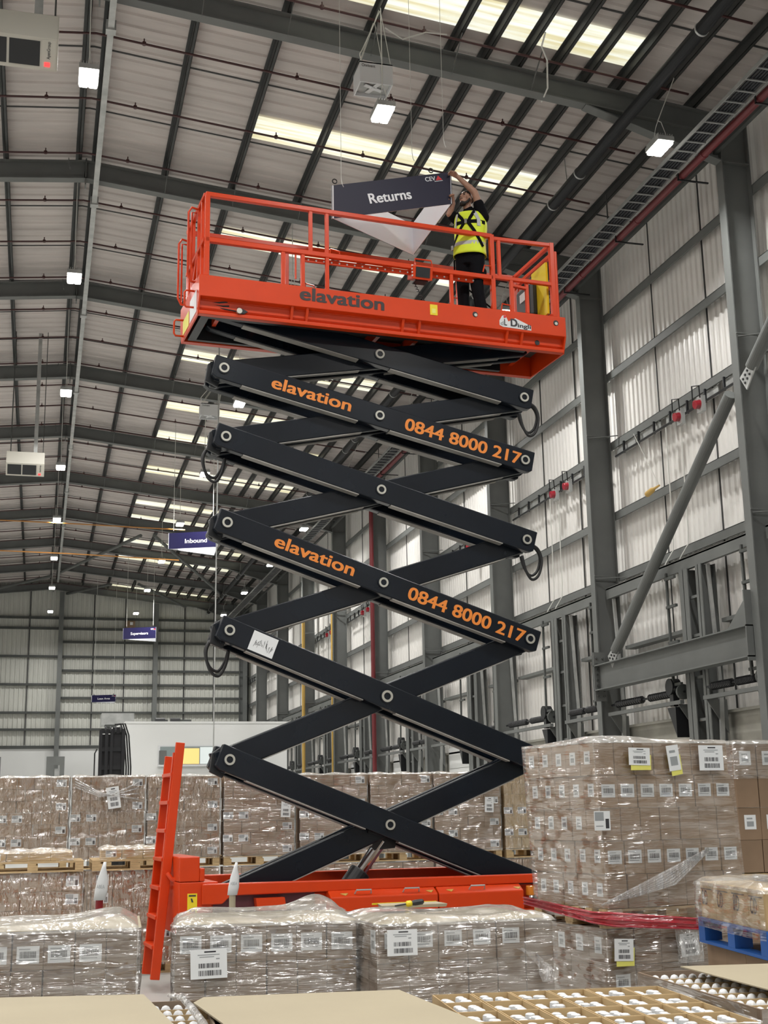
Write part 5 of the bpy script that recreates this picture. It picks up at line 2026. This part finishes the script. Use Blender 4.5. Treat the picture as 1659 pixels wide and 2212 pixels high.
# loose tail of film
mb = MB()
tl = [on_plane(px, py, co, cy2, 0.06) for px, py in ((1122, 2048), (1150, 2060), (1178, 2090), (1188, 2120))]
mb.grid(4, 18, lambda u, v: (lambda i, f: (tl[i].lerp(tl[i + 1], f) + uxC * (u - .5) * (0.05 + 0.07 * v) - uyC * 0.015 * math.sin(14 * v + 5 * u)))(min(int(v * 3), 2), v * 3 - min(int(v * 3), 2)))
mb.build('film_tail', M['film_bag'], fC, smooth=True)
for o_, yw, lab in ((ao, ay, 'cream card sheet on the load cut off by the picture edge'), (bo, by_, 'cream card sheet under the billowing film top'), (co, cy2, 'cream card sheet on the load with the screwdriver')):
    f0, ux, uy = frame(o_, yw)
    s = MB().box(0.0, 1.24, 0.0, 1.03, 0, 0.006).build('card_sheet', M['sheet'])
    s.location = (f0.x, f0.y, 1.108)
    s.rotation_euler = (0, 0, yw)
    tag(s, lab, 'card sheet')
for o_, yw, lab in ((ao, ay, 'pallet under the load cut off by the picture edge'), (bo, by_, 'pallet under the load with the billowing top'), (co, cy2, 'pallet under the load with the screwdriver')):
    pallet(o_, yw, 0.0, (1.2, 1.0), M['wood'], lab)

# screwdriver and cutter tray
f0, ux, uy = frame(co, cy2)
pz = 1.165
r = thing('screwdriver', 'yellow and black screwdriver on top of the wrapped load', 'screwdriver', at_z(880, 1952, pz))
a, b = at_z(853, 1957, pz + .01), at_z(915, 1947, pz + .035)
d = (b - a).normalized()
L_ = (b - a).length
MB().cyl(a, a + d * L_ * .4, 0.006, n=8).build('blade', M['black'], r)
MB().tube([a + d * L_ * .38, a + d * L_ * .42, a + d * L_ * .55, a + d * L_ * .6], [0.012, 0.022, 0.022, 0.015], 12).build('collar', M['yellow'], r)
MB().tube([a + d * L_ * .58, a + d * L_ * .7, a + d * L_ * .95, b], [0.016, 0.021, 0.02, 0.012], 12).build('grip', M['black'], r)
c = at_z(895, 1961, pz - 0.02)
r = thing('yellow_tray', 'flat pale yellow tray on the load beside the screwdriver', 'tray', c)
MB().hexa([c + ux * -.24 + V(0, 0, 0), c + ux * .25, c + ux * .25 + uy * .25, c + ux * -.2 + uy * .25, c + ux * -.25 + V(0, 0, .022), c + ux * .26 + V(0, 0, .022), c + ux * .26 + uy * .25 + V(0, 0, .022), c + ux * -.21 + uy * .25 + V(0, 0, .022)]).build('tray_body', M['sheet'], r)
MB().bar(c + ux * -.25 + uy * .255 + V(0, 0, .02), c + ux * .26 + uy * .255 + V(0, 0, .02), 0.012, 0.012).build('yellow_edge', M['yellow'], r)

# ---- load behind the tall one, at the picture edge
fo, fy = (6.25, 11.0), math.radians(1.0)
load(fo, fy, 1.24, (4, 3, 4), (0.235, 0.30, 0.29), 'card_dark', 'brown carton in the load behind the tall five-layer one', 'cartons of the load behind the tall one', st=('side', 0.12, 0.13, lambda i, k: k in (1, 3)), left=True, seed=21)
film('stretch_film', fo, fy, (0.94, 0.9), 2.08, 2.42, M['film'], 'stretch film on the top layer of the load behind the tall one', 22, 0.012, 'fl', top=lambda u, v: 0.02, off=0.02)
load(fo, fy, 0.145, (4, 3, 3), (0.235, 0.30, 0.31), 'card_dark', 'brown carton low in the pile behind the tall five-layer load', 'cartons low behind the tall load', left=True, seed=23)
pallet(fo, fy, 0.0, (1.0, 0.9), M['wood'], 'wooden pallet on the floor behind the tall load')
pallet(fo, fy, 1.09, (1.0, 0.9), M['wood'], 'wooden pallet high up behind the tall load')

# ---- blue pallet with flat cartons
P0, P1 = at_z(1508, 1985, 1.08), at_z(1659, 2020, 1.08)
P1 = P0 + (P1 - P0).normalized() * 1.2
gy = math.atan2((P1 - P0).y, (P1 - P0).x)
pallet((P0.x, P0.y), gy, 0.93, (1.2, 1.0), M['blue'], 'blue painted pallet under the marker-lettered cartons', group=None, hgt=0.165)
for k in range(4):
    f0, ux, uy = frame((P0.x, P0.y), gy)
    c = f0 + ux * (0.03 + 0.29 * k + 0.14) + uy * 0.2 + V(0, 0, 1.097)
    CARTONS.append(dict(c=c, yaw=gy, size=(0.284, 0.36, 0.235), m='card_in', label='flat tan carton with marker lettering on the blue pallet', group='marker-lettered cartons on the blue pallet', st=[], d=0.1 + k * .01, word='8/D' if k % 2 == 0 else 'C/D'))
film('stretch_film', (P0.x, P0.y), gy, (1.2, 0.5), 1.04, 1.335, M['film'], 'stretch film around the flat cartons on the blue pallet', 31, 0.012, 'fl', top=lambda u, v: 0.02 + .02 * math.sin(9 * u), off=0.018)
load((P0.x + .06, P0.y + 0.02), gy, 0.0, (3, 2, 3), (0.36, 0.4, 0.305), 'card_dark', 'large brown carton under the blue pallet', 'large cartons under the blue pallet', left=True, seed=33)

# ---- low double stacks behind the ladder
for (x0, w, nx, lab, sd_) in ((-0.62, 1.2, 5, 'nearer the picture edge', 41), (0.68, 1.0, 4, 'beside the ladder', 43)):
    g_ = 'cartons of the low wrapped load ' + lab
    load((x0, 16.5), 0, 0.145, (nx, 2, 5), (w / nx, 0.3, 0.208), 'card', 'small brown carton in the low wrapped load %s' % lab, g_, st=('small', 0.15, 0.12, lambda i, k: i in (0, nx - 1) and k in (1, 3, 4)), right=True, seed=sd_)
    film('stretch_film', (x0, 16.5), 0, (w, 0.9), 0.1, 1.195, M['film_v'], 'crinkled stretch film around the low load %s' % lab, sd_ + 1, 0.016, 'fr', off=0.02)
    pallet((x0, 16.5), 0, 0.0, (w, 0.95), M['wood'], 'wooden pallet on the floor under the low load ' + lab)
    pallet((x0, 16.45), 0, 1.20, (w, 0.95), M['wood'], 'wooden pallet lying on the low load ' + lab, hgt=0.125)
    n2 = 4 if w > 1.1 else 3
    xx = x0 + (0.05 if w > 1.1 else 0.1)
    load((xx, 16.55), 0, 1.328, (n2, 2, 1), (0.255, 0.3, 0.10 if w > 1.1 else 0.12), 'card_in', 'flat carton on the raised pallet ' + lab, 'flat cartons on the raised pallet ' + lab, st=('small', 0.13, 0.08, lambda i, k: i == 0), right=True, seed=sd_ + 2)
    film('stretch_film', (xx, 16.55), 0, (0.255 * n2, 0.6), 1.325, 1.44 if w > 1.1 else 1.455, M['film'], 'shrunken film over the flat cartons on the raised pallet ' + lab, sd_ + 3, 0.01, 'fr', top=lambda u, v: 0.015 + 0.02 * math.sin(12 * u) * math.sin(9 * v), off=0.016)

# ---- back row, two loads high
BX = [(-0.54, 0.47), (0.52, 1.60), (1.65, 2.75), (2.82, 3.92), (4.02, 5.10), (5.16, 6.18), (6.22, 7.34), (7.42, 8.5)]
where = ['back row, first from the picture edge', 'back row, the one with a hanging note', 'back row, behind the ladder', 'back row, under the lowest joint', 'back row, inside the scissor arms', 'back row, behind the arm crossing', 'back row, next to last', 'back row, beside the tall load']
for i, (x0, x1) in enumerate(BX):
    w = x1 - x0
    fm = M['film_v'] if i in (0, 1, 2, 7) else M['film']
    load((x0, 20.5), 0, 1.215, (4, 1, 7), (w / 4, 0.4, 0.172), 'card' if i != 7 else 'card_in', 'brown carton of the upper load, ' + where[i], 'cartons of the upper load, ' + where[i],
         st=('small', 0.15, 0.105, lambda a, k: (a in (0, -1) and k in (1, 3)) or (a in (3, 4) and k in (0, 2, 4, 6))), seed=60 + i, stp=(0.25, .5, .5), brick=True)
    load((x0, 20.5), 0, 0.145, (4, 1, 5), (w / 4, 0.4, 0.18), 'card', 'brown carton of the lower load, ' + where[i], 'cartons of the lower load, ' + where[i],
         st=('small', 0.15, 0.105, lambda a, k: a in (0, 3) and k in (1, 3)), seed=80 + i)
    f, b, ux, uy = film('stretch_film', (x0, 20.5), 0, (w, 0.9), 1.19, 2.435, fm, 'stretch film around the upper load, ' + where[i], 100 + i, 0.016, 'fr', top=lambda u, v: 0.012 + .01 * math.sin(14 * u), off=0.018)
    film('stretch_film', (x0, 20.5), 0, (w, 0.9), 0.1, 1.06, fm, 'stretch film around the lower load, ' + where[i], 120 + i, 0.016, 'f', off=0.018)
    pallet((x0, 20.5), 0, 1.065, (w, 0.9), M['wood'], 'raised wooden pallet, ' + where[i])
    pallet((x0, 20.5), 0, 0.0, (w, 0.9), M['wood'], 'floor pallet, ' + where[i])
    if i in (1, 3, 6):
        px, py = {1: (245, 1723), 3: (617, 1748), 6: (1056, 1738)}[i]
        document(f, b, at_y(px, py, 20.44), ux, uy, .19 if i == 1 else .15, .32 if i == 1 else .24, 0.15 if i == 1 else -.05, 'doc', lift_=0.02)
    if i == 1:
        mb = MB()
        for k in range(4):
            mb.tube([at_y(162, 1682 + 6 * k, 20.45), at_y(215, 1712 + 3 * k, 20.42), at_y(240, 1718, 20.42), at_y(300, 1690 + 12 * k, 20.45)], 0.012, 5)
        mb.build('film_rope', M['film_bag'], f, smooth=True)

# ---- turn the collected cartons into things; past 290 they become one mass
CARTONS.sort(key=lambda c: c['d'])
protos = {}
rest_v, rest_f, rest_m = [], [], []
mass = MB()
mi_of = {'card': 0, 'card_b': 1, 'card_dark': 2, 'card_in': 3}
mass_st = MB()
for idx, c in enumerate(CARTONS):
    w, d, h = c['size']
    if idx < 290:
        me = carton_mesh(w, d, h, c['m'])
        o = bpy.data.objects.new('carton', me)
        COL.objects.link(o)
        o.location = c['c']
        o.rotation_euler = (0, 0, c['yaw'])
        tag(o, c['label'], 'carton', c['group'])
        for (kd, sw, shh, face, sp_) in c['st']:
            s = bpy.data.objects.new('label', sticker_mesh(kd, sw, shh))
            COL.objects.link(s)
            s.parent = o
            if face == 'front':
                s.location = ((sp_[0] * (w - sw - .02)), -d / 2 - 0.0015, h * sp_[2])
            else:
                s.location = (-w / 2 - 0.0015, 0, h * .55)
                s.rotation_euler = (0, 0, -PI / 2)
        if c.get('word'):
            text('marker_lettering', c['word'], M['ink'], o, (-w * .40, -d / 2 - 0.002, h * .38), (1, 0, -.05), (0.1, 0, 1), width=0.10, height=0.10, bold=-0.005)
            MB().box(-w * .45, w * .3, -d / 2 - .002, -d / 2, h * .8, h * .8 + .006).build('printed_line', M['ink'], o, local=True)
    else:
        cs, sn = math.cos(c['yaw']), math.sin(c['yaw'])

        def tr(p):
            return (c['c'].x + cs * p[0] - sn * p[1], c['c'].y + sn * p[0] + cs * p[1], c['c'].z + p[2])
        me = carton_mesh(w, d, h, c['m'])
        mass.add([tr(v.co) for v in me.vertices], [tuple(p.vertices) for p in me.polygons], mi_of[c['m']])
        for (kd, sw, shh, face, sp_) in c['st']:
            sm = sticker_mesh(kd, sw, shh)
            off = ((sp_[0] * (w - sw - .02)), -d / 2 - 0.0015, h * sp_[2])
            b0 = len(mass.v)
            mass.v.extend([tr((v.co[0] + off[0], v.co[1] + off[1], v.co[2] + off[2])) for v in sm.vertices])
            for p in sm.polygons:
                mass.f.append(tuple(b0 + q for q in p.vertices))
                mass.m.append(4 + p.material_index)
print('cartons', len(CARTONS))
if mass.v:
    o = mass.build('stacked_cartons', [M['card'], M['card_b'], M['card_dark'], M['card_in'], M['paper'], M['ink'], M['grey_ink']])
    tag(o, 'remaining small brown cartons of the wrapped loads in the back row', 'cartons', None, 'stuff')

# ---- barrier posts with bags over their heads
def post(px, yb, lab, y, zt, red):
    b = at_y(px, 1930, y)
    r = thing('barrier_post', lab, 'post', (b.x, y, 0), 0, 'barrier posts with bags over their heads')
    MB().cyl((b.x, y, 0.02), (b.x, y, zt - 0.3), 0.033, n=16).build('post', red, r)
    MB().cyl((b.x, y, 0.0), (b.x, y, 0.03), 0.17, n=24).build('base', M['rubber'], r)
    mb = MB()
    prof = [(0.14, 0.05, .038), (0.22, 0.054, .04), (0.32, 0.045, .035), (0.41, 0.02, .018), (0.46, 0.012, .012)]
    rings = []
    for j, (h, rx, ry) in enumerate(prof):
        rings.append([(b.x + 0.01 * j + rx * math.cos(a) * (1 + .1 * math.sin(3 * a + j)), y + ry * math.sin(a), zt - 0.46 + h) for a in [2 * PI * k / 14 for k in range(14)]])
    mb.loft(rings)
    bag = mb.build('bag', M['white'], r, smooth=True)
    text('lettering', 'ABEA', M['grey_ink'], bag, V(b.x - .03, y - .047, zt - 0.22) - V(b.x, y, 0), (1, 0, 0), (0, 0, 1), width=0.07, height=0.03)
    return r


post(215, 1980, 'red barrier post with a white bag over its head, behind the edge load', 12.0, 1.45, M['red_post'])
post(502, 1905, 'slim barrier post with a white paper sleeve in front of the lift base', 13.6, 1.36, M['sheet'])

# ================================================================== OPEN TRAYS NEAR THE CAMERA
def base_load(org, yaw, w, d, ztop, lab, m='card_dark'):
    """closed cartons below an open tray: only their outer faces"""
    f0, ux, uy = frame(org, yaw)
    r = thing('carton_stack', lab, 'carton stack', (f0.x, f0.y, 0), yaw)
    pl = MB().box(0, w, 0, d, 0.0, 0.13).build('pallet_base', M['wood'], r, local=True)
    n = 3
    h = (ztop - 0.13) / n
    for k in range(n):
        MB().box(0.0, w, 0.0, d, 0.132 + h * k, 0.13 + h * (k + 1) - 0.004).build('carton_layer', M[m], r, local=True)
    return r


# --- tray of open cartons with white caps
ho, hy = (1.515, 4.455), math.radians(-5.8)
f0, ux, uy = frame(ho, hy)
NX, NY, CW, CD = 6, 4, 0.1645, 0.248
base_load(ho, hy, NX * CW, NY * CD, 0.985, 'stack of tan cartons under the open cartons of white caps', 'card_in')
ZT, ZB = 1.10, 0.99
proto = None
rng = random.Random(5)
mb = MB()
t = 0.004
w, d, h = CW - 0.006, CD - 0.006, ZT - ZB
for (a, b, c_, e) in ((0, w, 0, t), (0, w, d - t, d), (0, t, t, d - t), (w - t, w, t, d - t)):
    mb.box(a, b, c_, e, 0, h)
mb.box(t, w - t, t, d - t, 0, 0.004)
cell_me = None
pm = MB()
n6 = 8
capr = 0.0205
rings = [[(r_ * math.cos(2 * PI * k / n6 + .39), r_ * math.sin(2 * PI * k / n6 + .39), z_) for k in range(n6)] for (r_, z_) in ((capr, 0), (capr, .080), (capr * .93, .092), (capr * .6, .096))]
pm.loft(rings)
first_c = first_p = None
for j in range(NY):
    for i in range(NX):
        p = f0 + ux * (i * CW + .003) + uy * (j * CD + .003) + V(0, 0, ZB + 0.002)
        if first_c is None:
            first_c = mb.build('open_carton', M['card_in'], None)
            o = first_c
        else:
            o = first_c.copy()
            COL.objects.link(o)
        o.location = p
        o.rotation_euler = (0, 0, hy + rng.uniform(-.008, .008))
        tag(o, 'open tan carton holding white caps, one of the grid at the bottom of the picture', 'open carton', 'open cartons of white caps')
        for a in range(2):
            for b in range(4):
                q = p + ux * (0.050 + 0.062 * a + rng.uniform(-.003, .003)) + uy * (0.085 + 0.041 * b) + V(0, 0, 0.005)
                if first_p is None:
                    first_p = pm.build('plastic_cap', M['white'], None, smooth=False)
                    c = first_p
                else:
                    c = first_p.copy()
                    COL.objects.link(c)
                c.location = q
                c.rotation_euler = (0, 0, rng.uniform(0, 1))
                c.scale = (1, 1, 1.0 + rng.uniform(-.06, .06))
                tag(c, 'white plastic cap standing in an open tan carton', 'plastic cap', 'white caps in the open cartons')
fm = MB().grid(10, 3, lambda u, v: f0 + ux * (u * NX * CW) + uy * (-0.012 + 0.004 * math.sin(20 * u)) + V(0, 0, 0.78 + 0.325 * v))
fm.grid(10, 3, lambda u, v: f0 + ux * (NX * CW + .012 + 0.004 * math.sin(20 * u)) + uy * (u * NY * CD) + V(0, 0, 0.78 + 0.325 * v))
fm.grid(10, 3, lambda u, v: f0 + ux * (u * NX * CW) + uy * (NY * CD + .012) + V(0, 0, 0.78 + 0.325 * v))
tag(fm.build('stretch_film', M['film'], None, smooth=True), 'stretch film around the open cartons of white caps', 'stretch film')


# --- trays of white globes
def globe_tray(org, yaw, w, d, ztop, nrow, ncol, lab, x_from=0, skip=None):
    f0, ux, uy = frame(org, yaw)
    base_load(org, yaw, w, d, ztop - 0.13, 'wrapped cartons under ' + lab)
    r = thing('divided_tray', 'shallow brown divided tray, ' + lab, 'tray', (f0.x, f0.y, ztop - 0.125), yaw)
    m_ = MB()
    for (a, b, c_, e) in ((0, w, 0, .008), (0, w, d - .008, d), (0, .008, .008, d - .008), (w - .008, w, .008, d - .008)):
        m_.box(a, b, c_, e, 0, 0.125)
    m_.box(.008, w - .008, .008, d - .008, 0, 0.004)
    m_.build('tray_wall', M['card_b'], r, local=True)
    ch = (d - .016) / nrow
    for k in range(1, nrow):
        MB().box(.009, w - .009, .008 + ch * k - .003, .008 + ch * k + .003, 0.004, 0.112).build('divider', M['card_in'], r, local=True)
    return f0, ux, uy, ch


def globe_proto():
    m_ = MB()
    prof = [(0.028, 0), (0.030, 0.03), (0.016, 0.045), (0.022, 0.055), (0.029, 0.075), (0.028, 0.092), (0.018, 0.105), (0.004, 0.109)]
    m_.loft([[(.74 * r_ * math.cos(2 * PI * k / 14), .74 * r_ * math.sin(2 * PI * k / 14), z_) for k in range(14)] for r_, z_ in prof])
    return m_.build('glass_globe', M['globe'], None, smooth=True)


M['globe'] = mat('white_glass', (0.72, 0.73, 0.74), 0.12, coat=0.5)
G0 = None


def globes(f0, ux, uy, ch, z, xs, rows, lab, grp):
    global G0
    rg = random.Random(9)
    for j in rows:
        for x in xs:
            if G0 is None:
                G0 = globe_proto()
                o = G0
            else:
                o = G0.copy()
                COL.objects.link(o)
            o.location = f0 + ux * (x + rg.uniform(-.003, .003)) + uy * (.008 + ch * (j + .55)) + V(0, 0, z)
            tag(o, lab, 'glass globe', grp)


h4o, h4y = (2.655, 4.62), math.radians(-3.4)
f4, ux4, uy4, ch4 = globe_tray(h4o, h4y, 1.0, 1.2, 1.10, 7, 12, 'the one half covered by a card sheet near the blue pallet')
globes(f4, ux4, uy4, ch4, 0.985, [0.05 + 0.046 * k for k in range(13)], range(7), 'white glass globe in the divided tray near the blue pallet', 'white globes in the tray near the blue pallet')
sh = [at_z(1470, 2094, 1.115), at_z(1662, 2140, 1.125), at_z(1662, 2140, 1.125) + ux4 * .5, at_z(1470, 2094, 1.115) + ux4 * .75 + uy4 * .03]
m_ = MB().prism([V(p.x, p.y, 1.112 + .012 * (k in (0, 1))) for k, p in enumerate(sh)], (0, 0, 0.005))
tag(m_.build('card_sheet', M['sheet']), 'cream card sheet lying across the tray of globes near the blue pallet', 'card sheet')
fm = MB().grid(12, 4, lambda u, v: f4 + ux4 * (-0.012 + 0.004 * math.sin(20 * u + 4 * v)) + uy4 * (u * 1.2) + V(0, 0, 0.6 + 0.5 * v))
fm.grid(12, 4, lambda u, v: f4 + ux4 * (u) + uy4 * (-0.012 + .004 * math.sin(19 * u)) + V(0, 0, 0.6 + 0.5 * v))
tag(fm.build('stretch_film', M['film'], None, smooth=True), 'stretch film around the tray of globes near the blue pallet', 'stretch film')

h1o, h1y = (-0.42, 4.55), math.radians(-4)
f1, ux1, uy1, ch1 = globe_tray(h1o, h1y, 1.05, 1.2, 1.10, 8, 12, 'the one between the two cream sheets')
globes(f1, ux1, uy1, ch1, 0.985, [0.75 + 0.046 * k for k in range(6)], range(8), 'white glass globe in the divided tray between the two cream sheets', 'white globes in the tray between the sheets')
a, b = at_z(0, 2155, 1.115), at_z(310, 2150, 1.115)
c = at_z(372, 2212, 1.115)
dd = (c - b)
m_ = MB().prism([V(a.x - .35, a.y + .05, 1.113), V(b.x, b.y, 1.113), V(c.x, c.y, 1.113), V(c.x + dd.x * .6, c.y + dd.y * .6, 1.113), V(a.x - .35, c.y + dd.y * .6, 1.113)], (0, 0, .006))
tag(m_.build('card_sheet', M['sheet']), 'cream card sheet at the bottom corner of the picture, covering a tray of globes', 'card sheet')
h2o, h2y = (0.68, 4.5), math.radians(-2)
base_load(h2o, h2y, 0.80, 0.96, 1.10, 'carton stack under the middle cream sheet')
ps = [at_z(x, y, 1.115) for x, y in ((418, 2168), (440, 2156), (862, 2140), (930, 2168), (1040, 2212))]
qs = [at_z(480, 2212, 1.115)]
e = ps[4] - ps[3]
pl = [V(p.x, p.y, 1.113) for p in ps] + [V(ps[4].x + e.x * .5, ps[4].y + e.y * .5, 1.113), V(qs[0].x + .02, ps[4].y + e.y * .5, 1.113), V(qs[0].x, qs[0].y, 1.113)]
m_ = MB().prism(list(reversed(pl)), (0, 0, .006))
tag(m_.build('card_sheet', M['sheet']), 'large cream card sheet at the bottom of the picture beside the open cartons', 'card sheet')
# film edge looping over the globe tray
m_ = MB().tube([at_z(365, 2150, 1.13), at_z(392, 2154, 1.15), at_z(415, 2178, 1.14), at_z(440, 2212, 1.13), at_z(455, 2240, 1.12)], [.008, .012, .014, .014, .014], 8)
tag(m_.build('film_edge', M['film_bag'], smooth=True), 'rolled edge of clear film beside the tray of globes', 'stretch film')
